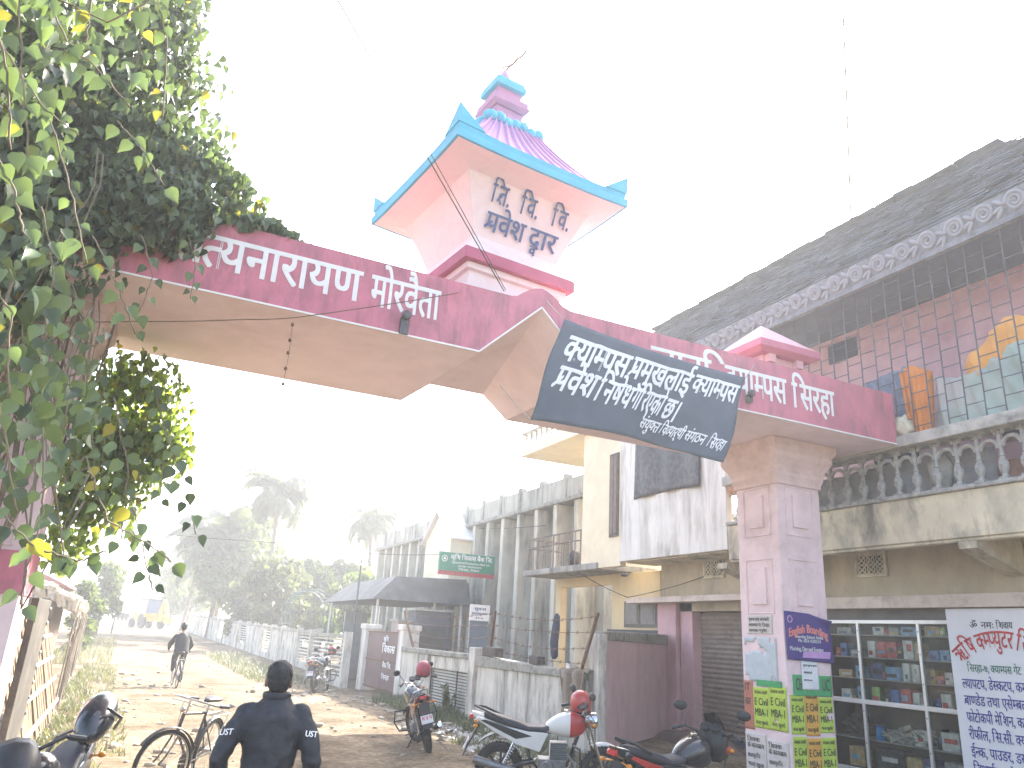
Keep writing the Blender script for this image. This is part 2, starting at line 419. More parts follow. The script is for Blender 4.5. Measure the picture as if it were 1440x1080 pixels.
# little pyramid cap at the right end of the beam
q=MB()
def sqr(c,h,z): return [(c[0]-h,c[1]-h,z),(c[0]+h,c[1]-h,z),(c[0]+h,c[1]+h,z),(c[0]-h,c[1]+h,z)]
tc_=(9.05,9.35)
q.loft([sqr(tc_,.42,5.90),sqr(tc_,.42,6.50)]); q.m(1); q.loft([sqr(tc_,.55,6.50),sqr(tc_,.66,6.56),sqr(tc_,.66,6.68)]); q.m(0); q.loft([sqr(tc_,.64,6.682),sqr(tc_,.02,7.24)])
for dx in (-.3,.3): q.box(tc_[0]+dx-.07,tc_[0]+dx+.07,tc_[1]-.54,tc_[1]-.40,6.36,6.498); 
q.build('pyramid_cap',[mat('pink cap paint',(.68,.40,.42),.8,.06,4),mat('rose cap paint',(.55,.17,.24),.75,.1,5)],gate,bevel=.006)
q=MB(); q.obox((8.35,8.02,5.08),(.1,.012,.05),(0,.2,0)); q.build('torn_paper',M_WHITEP,beam)
# grey plinth slab and pagoda turret
TC=Vector((3.87,9.354,0)); TH=rad(6.7)
tower=bpy.data.objects.new('turret',None); COL.objects.link(tower); tower.parent=gate; tower.location=(TC.x-4,TC.y-9,0); tower.rotation_euler=(0,0,TH)
def sq(h,z,n=1): return [(-h,-h,z),(h,-h,z),(h,h,z),(-h,h,z)]
q=MB(); q.loft([sq(.99,5.90),sq(.99,6.0)]); q.build('plinth',M_CONC,tower,bevel=.01)
q=MB(); q.loft([sq(.74,6.0),sq(.74,6.40),sq(.80,6.41),sq(.80,6.50)]); q.m(1); q.loft([sq(.885,6.50),sq(.885,6.665)]); q.m(0)
q.loft([sq(.875,6.667),sq(.73,6.86),sq(.70,6.97)]); q.build('turret_base',[M_TOWER,mat('rose band paint',(.45,.10,.17),.65,.1,5)],tower,bevel=.008)
q=MB(); q.loft([sq(.70,6.965),sq(.84,7.35),sq(1.0,7.72)]); q.build('turret_wall',M_TOWER,tower,bevel=.01)
# curved-up eaves
def edge_pts(h,z,lift,nn=14,pw=3.2):
    pts=[]
    for k in range(4):
        c0,c1=sq(h,z)[k],sq(h,z)[(k+1)%4]
        for i in range(nn):
            s_=i/nn; u=abs(2*s_-1)**pw; p=Vector(c0).lerp(Vector(c1),s_); pts.append((p.x,p.y,p.z+lift*u))
    return pts
q=MB(); q.loft([edge_pts(.995,7.715,0),edge_pts(1.20,7.775,.01),edge_pts(1.37,7.80,.03)],cap=False); q.build('eave_soffit',M_TOWER,tower)
q=MB(); q.loft([edge_pts(1.36,7.80,.03),edge_pts(1.41,7.80,.03),edge_pts(1.41,7.91,.04),edge_pts(1.36,7.91,.04)],cap=False); q.loft([edge_pts(1.375,7.912,.04),edge_pts(1.39,8.0,.07),edge_pts(1.30,8.01,.07),edge_pts(1.2,7.98,.06)],cap=False)
for a in range(4):      # horn at each corner
    R=Matrix.Rotation(a*pi/2,3,'Z')
    pts=[(-1.40,-1.40,8.05),(-1.0,-1.40,8.03),(-1.40,-1.0,8.03),(-1.22,-1.22,8.0),(-1.41,-1.41,8.33),(-1.05,-1.05,8.05)]
    q.add([R@Vector(p) for p in pts],[(0,1,4),(0,4,2),(1,5,4),(2,4,5),(0,2,5,1)])
q.build('eave',M_TURQ,tower)
# ribbed mauve roof
def roofp(t,s_,k,amp):
    h=1.29*(1-t)+.45*t - .05*sin(pi*t); z=7.99+1.14*t
    R=Matrix.Rotation(k*pi/2,3,'Z'); return R@Vector((s_*h,-h-amp,z))
q=MB()
NR=11
for k in range(4):
    rows=[]
    for i in range(9):
        t_=i/8; row=[]
        for j in range(NR*6+1):
            u=-1+2*j/(NR*6); ph=(j%6)/6; row.append(roofp(t_,u,k,.055*max(0,sin(2*pi*ph)) ))
        rows.append(row)
    N_=len(rows[0]); q.add([p for r in rows for p in r],[(i*N_+j,i*N_+j+1,(i+1)*N_+j+1,(i+1)*N_+j) for i in range(8) for j in range(N_-1)])
q.build('ribbed_roof',M_MAUVE,tower,smooth=True)
q=MB()
for k in range(4):
    R=Matrix.Rotation(k*pi/2,3,'Z')
    for j in range(7):
        q.ell(R@Vector((-.42+.14*j,-.45,9.17+.03*sin(j*2.1))),.10,.08,.10,10,6)
q.loft([sq(.47,9.1),sq(.47,9.2),sq(.3,9.3)]); q.build('roof_collar',M_TURQ,tower,smooth=True)
q=MB(); q.loft([sq(.24,9.25),sq(.24,9.60)]); q.loft([sq(.27,9.60),sq(.32,9.66),sq(.32,9.70),sq(.30,9.70),sq(.30,9.80),sq(.21,9.82),sq(.21,10.0)]); q.build('finial_block',mat('mauve block paint',(.42,.19,.32),.6,.08,4),tower,bevel=.006)
q=MB(); q.loft([sq(.22,9.98),sq(.27,10.0),sq(.27,10.10),sq(.25,10.10),sq(.25,10.16),sq(.12,10.18)]); q.build('finial_eave',M_TURQ,tower,bevel=.006)
q=MB(); q.lathe([(.12,10.17),(.12,10.24),(.09,10.36),(.05,10.46),(.03,10.5)],n=14); q.build('finial_knob',M_MAUVE,tower,smooth=True)
q=MB(); q.tube([(0,0,10.48),(.06,.0,10.6),(.14,0,10.72),(.22,0,10.86),(.30,0,10.95),(.38,0,11.12)],.02,5); q.tube([(0,0,10.5),(-.03,.02,10.58),(.1,.02,10.68)],.014,5); q.build('finial_wire',M_RUST,tower)
q=MB(); 
for dx in (0,.07): q.tube([(-1.05+dx,.3,8.0),(-1.02+dx,.3,8.28),(-.9+dx,.3,8.5)],.014,5)
q.build('bent_rods',M_RUST,tower)
t=MB()
wallslope=Vector((0,-.30,.75)).normalized()
def tl(s_,x,z,hgt,wd): 
    off_=.712+(z-6.965)*.30/.755
    letters(t,s_,(x,-off_,z),(1,0,0),tuple(wallslope),hgt,width=wd,off=.016,lift=.022)
tl('ित^.',-.60,7.42,.25,.30); tl('िव.',-.13,7.41,.25,.30); tl('िव.',.40,7.41,.25,.31)
tl('प^वेश',-.58,7.06,.25,.62); tl('द_ार',.12,7.06,.25,.46)
t.build('turret_lettering',M_BLUEL,tower)

# ------------------------------------------------------------------ black banner tied across the beam
BT=[Vector((4.28,7.90,5.70)),Vector((7.26,7.90,5.50)),Vector((6.78,7.90,4.20)),Vector((3.89,7.90,4.31))]
def ban(u,v):       # u 0..1 left-right, v 0..1 bottom-top
    p=(BT[3].lerp(BT[2],u)).lerp(BT[0].lerp(BT[1],u),v)
    dep=-.05-.03*sin(u*7+v*2)*(1-v)*.8-.02*sin(u*15+1)*(1-v)+.10*max(0,.5-v)
    if u>.9: dep-=.22*(u-.9)*(1-v)*3
    sag=-.05*sin(pi*u)*v+ .075*sin(pi*u)*(1-v)
    edge=(.025*sin(v*7+1) if u<.5 else .03*sin(v*6))*abs(2*u-1)**4
    return Vector((p.x+edge,p.y+dep,p.z+sag))
banner=thing('protest_banner','dark cloth banner with three lines of white writing tied to the red beam','banner',(5.5,7.9,4.2),world=True)
q=MB(); q.sheet(48,24,ban); q.build('cloth',mat('glare washed black cloth',(.085,.11,.145),.85,.12,3,.15,60),banner,smooth='all',solid=.006)  # black cloth lifted to slate: lens glare put into its colour
def ban_letters(mb,s,u0,u1,v0,v1,off,shear=0,slope=0,lift=.012):
    V,F,W=layout(s,off); out=[]
    for x,y,k in V:
        X=x/W; Y=y/.62; u=u0+(u1-u0)*X+shear*Y; v=v0+(v1-v0)*Y+slope*X
        v+=.008*sin(x*5.1); p=ban(u,v); out.append((p.x,p.y-lift-.0008*k,p.z))
    mb.add(out,F)
t=MB()
ban_letters(t,'क~याम~पस',.045,.365,.60,.86,.024,.012)
ban_letters(t,'प^मुखलाई',.38,.70,.62,.87,.022,.012)
ban_letters(t,'क~याम~पस',.715,.97,.66,.88,.022,.012)
ban_letters(t,'प^वेश',.045,.24,.30,.54,.022,.02)
ban_letters(t,'िनषेध',.255,.43,.29,.53,.020,.015)
ban_letters(t,'गिरएको',.435,.60,.30,.53,.020,.015)
ban_letters(t,'छ।',.61,.69,.29,.52,.022,.015)
ban_letters(t,'संयुक~त',.52,.625,.125,.235,.016,.012)
ban_letters(t,'िवद~यार्थी',.635,.755,.125,.235,.014,.012)
ban_letters(t,'संगठन',.765,.865,.125,.235,.014,.012)
ban_letters(t,'िसरहा',.885,.965,.12,.23,.014,.012)
t.build('lettering',mat('white brush paint',(.78,.80,.82),.7,.08,12),banner)
for (u,v),d in (((0,1),(-.25,.02,.2)),((1,1),(.2,.02,.25)),((0,0),(-.25,.4,.5)),((1,0),(.2,.5,.6))):
    q=MB(); p=ban(u,v); q.tube([p,p+Vector(d)*.5+Vector((0,0,-.01)),p+Vector(d)],.006,4); q.build('tie_cord',mat('pale cord',(.4,.38,.34),.9),banner)
# ------------------------------------------------------------------ the shop house on the right: balcony, grille and slate roof
M_BEIGE=mat('dirty beige plaster',(.50,.42,.29),.9,.10,2.5,.15,35,stain=(.20,.17,.12),stain_amt=.5,stain_scale=1.6,streak=.4)
M_CREAM=mat('mouldy cream plaster',(.66,.58,.42),.9,.12,3,.2,35,stain=(.09,.085,.07),stain_amt=.85,stain_scale=2.2,streak=.5,chip=(.28,.25,.19),chip_amt=.6,chip_scale=16)
M_WHITEW=mat('stained whitewash',(.74,.71,.64),.9,.06,2,.15,35,stain=(.24,.21,.16),stain_amt=.75,stain_scale=2.4,streak=.18,chip=(.3,.27,.22),chip_amt=.4,chip_scale=11)
M_BALU=mat('grey cement balustrade',(.40,.39,.36),.9,.2,9,.3,50,stain=(.09,.09,.085),stain_amt=.8,stain_scale=8)
M_GRILLE=mat('grey painted iron',(.10,.10,.12),.6,.2,8)
M_PINKW=mat('old rose wall paint',(.55,.36,.38),.85,.08,2,.06,25,stain=(.32,.17,.2),stain_amt=.5,stain_scale=1.2)
M_SHUT=mat('brown roller shutter',(.23,.18,.14),.6,.12,3,.05,20,stain=(.10,.07,.05),stain_amt=.7,stain_scale=4,streak=3)
M_PINKC=mat('faded pink paint',(.58,.36,.37),.85,.07,3,.1,30,stain=(.24,.16,.14),stain_amt=.6,stain_scale=1.6,streak=.4)
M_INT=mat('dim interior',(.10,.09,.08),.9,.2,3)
house=thing('shop_house','two storey shop house with grilled balcony, scrolled eave and slate roof','house',(11.5,8,0),world=True)
b=MB()
b.box(11.62,11.9,2.6,15.78,2.66,3.9); b.box(11.62,11.9,2.6,5.6,-.1,2.66); b.box(11.62,11.9,10.78,12.7,-.1,2.66); b.box(12.45,12.6,2.6,15.78,-.1,4.2)
b.box(11.9,12.45,15.5,15.78,-.1,3.9); b.box(11.62,12.45,2.6,15.78,3.9,4.1)
b.build('ground_floor_wall',M_BEIGE,house)
c=MB(); c.box(11.5,11.615,15.07,15.78,-.1,2.86); c.box(11.62,12.0,14.62,15.065,-.1,2.86); c.build('column',M_PINKC,house,bevel=.01)
c=MB(); c.box(11.22,11.615,10.82,16.72,2.84,2.97); c.box(11.42,11.615,2.6,10.80,2.66,2.86); c.build('lintel_slab',mat('lintel paint',(.66,.55,.46),.85,.1,3,.15,30,stain=(.25,.2,.16),stain_amt=.6,stain_scale=3),house,bevel=.01)
sh=MB(); rows=[]
for i in range(141):
    z=2.84*i/140; rows.append([(11.86+.016*sin(2*pi*i/5),12.7,z),(11.86+.016*sin(2*pi*i/5),14.62,z)])
sh.loft(rows,closed=False,cap=False); S_=sh.build('roller_shutter',M_SHUT,house,smooth='all')
q=MB(); q.box(11.80,11.9,12.72,14.60,-.02,.1); q.build('bottom_rail',M_GRILLE,S_)
# carved ventilators
def lattice(y0,y1,z0,z1,x,nm):
    q=MB(); wd=.045
    for a in ((y0,y1,z0,z0+wd),(y0,y1,z1-wd,z1),(y0,y0+wd,z0+wd,z1-wd),(y1-wd,y1,z0+wd,z1-wd)): q.box(x-.03,x+.02,a[0],a[1],a[2],a[3])
    F_=q.build('ventilator_frame',M_CREAM,house)
    ny=3; nz=2
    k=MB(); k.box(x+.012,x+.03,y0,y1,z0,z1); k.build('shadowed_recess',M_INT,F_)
    q=MB(); dy=(y1-y0-2*wd)/ny; dz=(z1-z0-2*wd)/nz
    for i in range(ny):
        for j in range(nz):
            cy_,cz=y0+wd+dy*(i+.5),z0+wd+dz*(j+.5)
            q.ring((x-.005,cy_,cz),min(dy,dz)*.46,.012,(1,0,0),14,5)
            for s_ in (1,-1): q.bar((x-.005,cy_-dy/2,cz-s_*dz/2),(x-.005,cy_+dy/2,cz+s_*dz/2),.02,.016,(1,0,0))
            q.ell((x-.012,cy_,cz),.02,.03,.03,8,5)
    q.build('lattice',M_CREAM,F_)
lattice(9.32,9.98,3.2,3.62,11.60,'v'); lattice(13.46,14.14,3.36,3.84,11.60,'v')
# balcony slab and apron
s=MB(); s.box(10.55,10.75,2.6,12.10,3.55,4.22); s.box(10.75,11.62,2.6,16.0,3.74,3.88); s.box(10.58,10.75,2.6,12.08,3.5,3.55)
s.build('balcony_slab',M_CREAM,house,bevel=.015)
for y in (4.6,7.0,12.2):
    s=MB(); s.add([(10.58,y,3.40),(10.58,y+.28,3.40),(10.58,y+.28,3.5),(10.58,y,3.5),(11.6,y,3.1),(11.6,y+.28,3.1),(11.6,y+.28,3.73),(11.6,y,3.73)],[(0,1,2,3),(4,7,6,5),(0,4,5,1),(1,5,6,2),(2,6,7,3),(3,7,4,0)]); s.build('bracket_beam',M_CREAM,house)
s=MB(); s.box(10.50,10.80,2.6,12.12,4.222,4.29); s.build('balustrade_base',M_BALU,house,bevel=.02)
s=MB(); s.box(10.44,10.86,2.6,12.12,5.02,5.2); s.build('parapet_cap',mat('pale cement cap',(.50,.48,.42),.9,.15,4,.25,40,stain=(.11,.11,.10),stain_amt=.8,stain_scale=3),house,bevel=.015)
bal=None; pitch=.335
nb=26
for i in range(nb):
    y=3.5+pitch*i
    if i==0:
        q=MB(); q.box(-.06,.06,-.07,.07,0,.05)
        q.lathe([(.055,.05),(.035,.09),(.055,.14),(.075,.20),(.07,.26),(.045,.31),(.03,.34),(.045,.36),(.03,.38),(.032,.54),(.045,.56),(.035,.6),(.035,.73)],n=10)
        for zc,R in ((.47,pitch/2-.035),(.66,pitch/2-.05)):
            q.ring((0,pitch/2,zc),R+.005,.032,(1,0,0),12,6,pi*0,pi)
        bal=q.build('baluster',M_BALU,house,smooth=True); o=bal
        for v in bal.data.vertices: v.co+=OFF[house.name]
    else:
        o=bal.copy(); COL.objects.link(o); o.parent=house
    o.location=Vector((10.65+random.uniform(-.012,.012),y+random.uniform(-.01,.01),4.29))-OFF[house.name]; o.rotation_euler=(random.uniform(-.02,.02),random.uniform(-.03,.03),random.uniform(-.06,.06)); o.scale=(random.uniform(.94,1.06),1,random.uniform(.985,1.01))
OFF.pop(bal.name,None); 
# iron grille above the cap: bricks of flat bar
q=MB(); y0,y1,z0,z1=4.0,11.6,5.2,7.98; dy=.29; dz=.27
ny=int((y1-y0)/dy)
for i in range(ny+1):
    y=y0+dy*i; q.box(10.596,10.614,y-.007,y+.007,z0,z1)
    if i<ny:
        k=0; z=z0+(.0 if i%2 else dz/2)
        while z<z1: q.box(10.598,10.612,y+.009,y+dy-.009,z-.006,z+.006); z+=dz
q.build('window_grille',M_GRILLE,house)
# room behind
q=MB(); q.box(11.9,12.1,2.6,12.1,4.1,8.0); q.build('upper_wall',M_PINKW,house)
for nm_,bb in (('dark_wall_panel',(11.88,11.905,9.75,10.45,7.45,7.85)),('doorway',(11.86,11.899,6.55,7.2,5.2,7.0)),('window_opening',(11.87,11.899,8.7,9.6,5.0,6.5))): q=MB(); q.box(*bb); q.build(nm_,mat('dark blue grey panel',(.05,.06,.085),.8),house)  # flat dark panels on the wall: one near the ceiling, doorway and window below
q=MB(); q.box(10.4,12.1,2.6,12.12,7.98,8.06); q.box(10.4,12.1,12.12,16.0,7.98,8.06); q.build('ceiling_slab',mat('blue grey ceiling',(.10,.12,.16),.9,.1,3),house)  # dark shade under the balcony roof is put into this blue grey
# white parapet panel with the far end wall
q=MB(); q.box(10.55,10.72,12.13,16.0,3.76,7.98); q.build('white_wall_panel',M_WHITEW,house,bevel=.01)
# eave trim with scrolls
M_TRIM=mat('grey cement trim',(.18,.19,.21),.85,.2,8,.3,40,stain=(.06,.06,.065),stain_amt=.7,stain_scale=5)
q=MB(); q.box(10.34,10.44,2.6,16.3,7.9,7.99); q.add([(10.36,2.6,7.99),(10.36,16.3,7.99),(10.28,16.3,8.34),(10.28,2.6,8.34),(10.5,2.6,7.99),(10.5,16.3,7.99),(10.5,16.3,8.34),(10.5,2.6,8.34)],[(0,1,2,3),(4,7,6,5),(0,3,7,4),(1,5,6,2),(3,2,6,7),(0,4,5,1)])
trim=q.build('eave_trim',M_TRIM,house)
def scroll():
    q=MB(); pts=[]
    for i in range(40):
        a=i/39*4.6*pi; r=.15*(1-i/39*.86); pts.append((0,r*cos(a),r*sin(a)))
    q.tube(pts,[.032*(1-.4*i/39) for i in range(40)],6)
    for k,(yy,zz,an) in enumerate(((.20,.05,.6),(.24,-.06,-.4),(.20,-.12,-1.0))):
        R=Matrix.Rotation(an,3,'X'); q.ell((0,yy+.03,zz),.03,.10,.035,8,5,R)
    return q
sc0=scroll().build('scroll',mat('pale cement scroll',(.25,.26,.28),.85,.15,8),house,smooth=True); i=0; y=4.2  # scrolls paler than the trim board: relief shading put into the tones
OFFH=OFF[house.name]
OFF.pop(sc0.name,None)
base=[v.co.copy() for v in sc0.data.vertices]
for v,c in zip(sc0.data.vertices,base): v.co=c+OFFH
while y<15.9:
    o=sc0 if i==0 else sc0.copy()
    if i: COL.objects.link(o); o.parent=house
    o.location=Vector((10.31,y,8.16))-OFFH; o.rotation_euler=(rad(8*sin(i*2.3)),rad(-12),0); y+=.46; i+=1
# slate roof: rows of stone slates with uneven edges
def slate_mat():
    m=mat('grey roof slate',(.045,.054,.078),.8,.5,1.3,.5,45,stain=(.10,.10,.11),stain_amt=.35,stain_scale=5); return m
q=MB(); R_=random.Random(5)
A=Vector((10.30,0,8.36)); B=Vector((11.75,0,10.17)); nrm=Vector((-(B-A).z,0,(B-A).x)).normalized(); dn=(B-A)
NRW=17
for r in range(NRW):
    t0,t1=r/NRW,(r+1.25)/NRW
    ya=2.6+max(0,(t0*3.7)); y=ya+R_.random()*.3
    ylim=16.2
    while y<ylim:
        wd=R_.uniform(.22,.52); yy=min(y+wd,ylim)
        lift=R_.uniform(.012,.045); o=R_.uniform(-.04,.03)
        p0=A+dn*(t0+o/NRW)+nrm*lift; p1=A+dn*min(t1,1.0)+nrm*(-.012)
        th=nrm*(-R_.uniform(.02,.04)); j=R_.uniform(-.02,.02)
        a,b_,c_,d=Vector((p0.x,y+.006,p0.z+j*.3)),Vector((p0.x,yy-.006,p0.z-j*.3)),Vector((p1.x,yy-.006,p1.z)),Vector((p1.x,y+.006,p1.z))
        q.add([a,b_,c_,d,a+th,b_+th,c_+th,d+th],[(0,1,2,3),(4,7,6,5),(0,4,5,1),(1,5,6,2),(3,7,4,0)]); y=yy
# hip and back slopes under a plain sheet
top0,top1=Vector((11.75,6.4,10.15)),Vector((11.75,16.2,10.15))
e0,e1,e2,e3=Vector((10.33,2.6,8.33)),Vector((10.33,16.2,8.33)),Vector((13.2,16.2,8.33)),Vector((13.2,2.6,8.33))
q.m(1); q.add([e0,e1,top1,top0,e2,e3],[(0,1,2,3),(2,4,5,3),(0,3,5),(1,4,2)])
q.build('slate_roof',[slate_mat(),mat('roof underlay',(.10,.10,.11),.9)],house)
q=MB()
for i in range(24): q.obox((11.75+.01*sin(i*3),6.6+.41*i,10.21+.015*sin(i*1.9)),(.22,.40,.05),(0,0,.05*sin(i*5)))
q.build('ridge_tiles',slate_mat(),house,bevel=.01)
# things on and behind the balcony
def cloth(name,label,cat,pts,m,group=None,waves=5,depth=.06,nx=26,ny=16,solid=.006):
    """a cloth hung from the line of points pts[0..] to hem pts[..]; top and bottom edge polylines"""
    top,bot=pts
    def pl(P,u):
        n=len(P)-1; k=min(int(u*n),n-1); return Vector(P[k]).lerp(Vector(P[k+1]),u*n-k)
    def fn(u,v):
        p=pl(bot,u).lerp(pl(top,u),v); d=depth*sin(u*waves*2*pi+v*1.5)*(1-.5*v)+depth*.5*sin(u*waves*5+2)
        return Vector((p.x+d,p.y,p.z+.012*sin(u*waves*6.3)))
    o=thing(name,label,cat,tuple(fn(.5,0)),world=True,group=group)
    MB().sheet(nx,ny,fn).build('fabric',m,o,smooth='all',solid=solid); return o
M_OR=mat('orange cloth',(.70,.26,.06),.9,.15,3); M_GRN=mat('pale green cloth',(.36,.46,.40),.9,.2,2,stain=(.5,.36,.36),stain_amt=.8,stain_scale=1.2)
cloth('drying_cloth','orange cloth draped inside the balcony grille beside a white bundle','cloth',([(10.72,8.02,6.28),(10.72,7.85,6.42),(10.72,7.48,6.22)],[(10.72,7.92,5.25),(10.72,7.75,5.2),(10.72,7.55,5.25)]),M_OR)
cloth('drying_cloth','pale green sheet sagging along the balcony grille','cloth',([(10.74,7.46,6.12),(10.74,7.1,5.98),(10.74,6.7,6.0),(10.74,6.3,6.2),(10.74,5.6,6.4)],[(10.74,7.5,5.25),(10.74,6.8,5.22),(10.74,6.0,5.24),(10.74,5.5,5.3)]),M_GRN,waves=7)
cloth('drying_cloth','yellow orange shawl hung above the green sheet in the balcony','cloth',([(10.80,7.0,6.16),(10.80,6.55,6.5),(10.80,6.25,6.72),(10.80,5.9,6.6)],[(10.80,6.95,5.9),(10.80,6.5,5.95),(10.80,6.2,6.05),(10.80,5.85,6.1)]),mat('saffron cloth',(.75,.38,.10),.9,.12,3),waves=4)
cloth('drying_cloth','dark blue checked cloth behind the orange one in the balcony','cloth',([(10.95,9.3,6.36),(10.95,8.5,6.48),(10.95,7.95,6.5)],[(10.95,9.3,5.3),(10.95,8.5,5.25),(10.95,7.95,5.3)]),mat('blue grey cloth',(.20,.23,.29),.9,.3,12))
cloth('drying_cloth','small dark red cloth hanging at the right of the balcony grille','cloth',([(10.84,5.75,6.9),(10.84,5.4,6.9)],[(10.84,5.75,5.9),(10.84,5.4,5.8)]),mat('maroon cloth',(.3,.05,.07),.9,.1,4),waves=2)
def lump(name,label,cat,c,r,m,seed=0,amp=.25,fr=3.0,part='bundle'):
    o=thing(name,label,cat,(c[0],c[1],c[2]-r[2]),world=True); q=MB(); q.ell(c,r[0],r[1],r[2],22,14)
    q.v=[tuple(Vector(c)+(Vector(p)-Vector(c))*(1+amp*noise.noise((Vector(p)-Vector(c))*fr/max(r)+Vector((seed,0,0))))) for p in q.v]
    q.build(part,m,o,smooth='all'); return o
lump('cloth_bundle','pale cream bundle resting on the balcony cap beside the gate','bundle',(10.65,8.02,5.38),(.14,.2,.17),mat('cream cloth',(.62,.55,.40),.95,.2,10,.4,30),1,.5,4)
M_SACK=mat('grey plastic sack',(.40,.39,.36),.7,.25,5,.3,20)
for k,(y,z,r,lb) in enumerate(((7.65,4.62,(.14,.19,.33),'grey stuffed sack standing behind the balusters'),(10.6,4.87,(.13,.19,.15),'small pale sack wedged in the upper baluster arches'),(5.95,4.82,(.14,.22,.2),'round beige sack behind the balusters at the right'))):
    lump('stuffed_sack',lb,'sack',(10.93,y,z),r,M_SACK,k*3+4,.3,3,'sack_body')
q=thing('stored_panel','brown board leaning inside the balcony behind the balusters','board',(10.98,6.3,4.2),world=True)
m_=MB(); m_.obox((10.98,6.0,4.42),(.03,1.5,.42),(.04,.1,0)); m_.build('board',mat('brown board',(.28,.16,.12),.8,.2,4),q)
cloth('plastic_sheet','crumpled grey plastic sheet stuffed behind the left balusters','sheet',([(10.92,11.9,4.95),(10.92,10.0,4.85),(10.92,8.0,4.95),(10.92,6.8,4.9)],[(10.92,11.9,4.3),(10.92,10.0,4.25),(10.92,8.0,4.3),(10.92,6.8,4.3)]),mat('grey sheet',(.25,.25,.26),.6,.25,3),waves=9,depth=.08)
cloth('tarpaulin','dark grey printed tarpaulin hung over the white upper wall','tarpaulin',([(10.50,15.30,6.95),(10.50,14.0,6.9),(10.50,12.85,6.8)],[(10.50,15.36,5.18),(10.50,14.1,5.20),(10.50,12.88,5.15)]),mat('dark printed tarpaulin',(.07,.07,.075),.6,.55,9,.2,20,stain=(.16,.15,.15),stain_amt=.8,stain_scale=7),waves=3,depth=.03)
lump('cloth_bundle','small orange bundle on the balcony edge beside the pink pillar','bundle',(10.64,12.0,5.0),(.1,.12,.14),mat('faded orange',(.6,.36,.25),.9),9,.4,3)

# ------------------------------------------------------------------ glazed display cabinet of the computer shop
M_ALU=mat('brushed aluminium',(.62,.62,.60),.35,.06,8,metal=.6)
def glass_mat():
    m=bpy.data.materials.new('shop glass'); m.use_nodes=True; N=m.node_tree.nodes; L=m.node_tree.links; N.clear()
    o=N.new('ShaderNodeOutputMaterial'); mx=N.new('ShaderNodeMixShader'); t=N.new('ShaderNodeBsdfTransparent'); g=N.new('ShaderNodeBsdfGlossy'); f=N.new('ShaderNodeFresnel')
    t.inputs[0].default_value=(.88,.90,.88,1); g.inputs['Roughness'].default_value=.02; f.inputs[0].default_value=1.22
    L.new(f.outputs[0],mx.inputs[0]); L.new(t.outputs[0],mx.inputs[1]); L.new(g.outputs[0],mx.inputs[2]); L.new(mx.outputs[0],o.inputs[0]); return m
M_GLASS=glass_mat()
cab=thing('display_cabinet','glass fronted shop cabinet with aluminium frame and crowded shelves','cabinet',(11.8,8.5,0),world=True)
X0=11.60
q=MB()
ymul=[10.76,10.06,8.87,7.6]
for y in ymul: q.box(X0,X0+.05,y-.026,y+.026,.02,2.48)
for i in range(3):
    a,c_=ymul[i+1]+.026,ymul[i]-.026
    for z,h in ((.02,.07),(1.11,.07),(2.42,.06)): q.box(X0+.002,X0+.048,a,c_,z,z+h)
q.build('frame',M_ALU,cab,bevel=.004)
q=MB()
for y in ymul[:3]:
    for z in (.5,1.0,1.5,1.95,2.3): q.lathe([(.012,0),(.01,.006)],(X0-.001,y,z),8,(-1,0,0))
q.build('frame_screws',M_GRILLE,cab)
for i in range(3):
    for z0,z1 in ((.09,1.11),(1.18,2.42)):
        q=MB(); q.box(X0+.022,X0+.027,ymul[i+1]+.02,ymul[i]-.02,z0,z1); q.build('glass_pane',M_GLASS,cab)
q=MB(); q.box(12.18,12.2,7.6,10.78,0,2.65); q.box(11.6,12.2,7.58,7.6,0,2.65); q.box(11.62,12.2,10.77,10.78,0,2.65); q.box(11.63,12.2,7.6,10.77,2.6,2.65); q.box(11.61,11.63,7.6,10.77,2.485,2.655)
q.build('cabinet_carcass',mat('dark cabinet board',(.13,.12,.11),.7,.2,3),cab)
SH=(.10,.56,1.12,1.52,1.87,2.24)
for z in SH[1:]:
    q=MB(); q.box(X0+.06,12.17,7.62,10.75,z-.018,z); q.build('shelf',mat('shelf edge',(.34,.34,.33),.5,.1,4),cab)
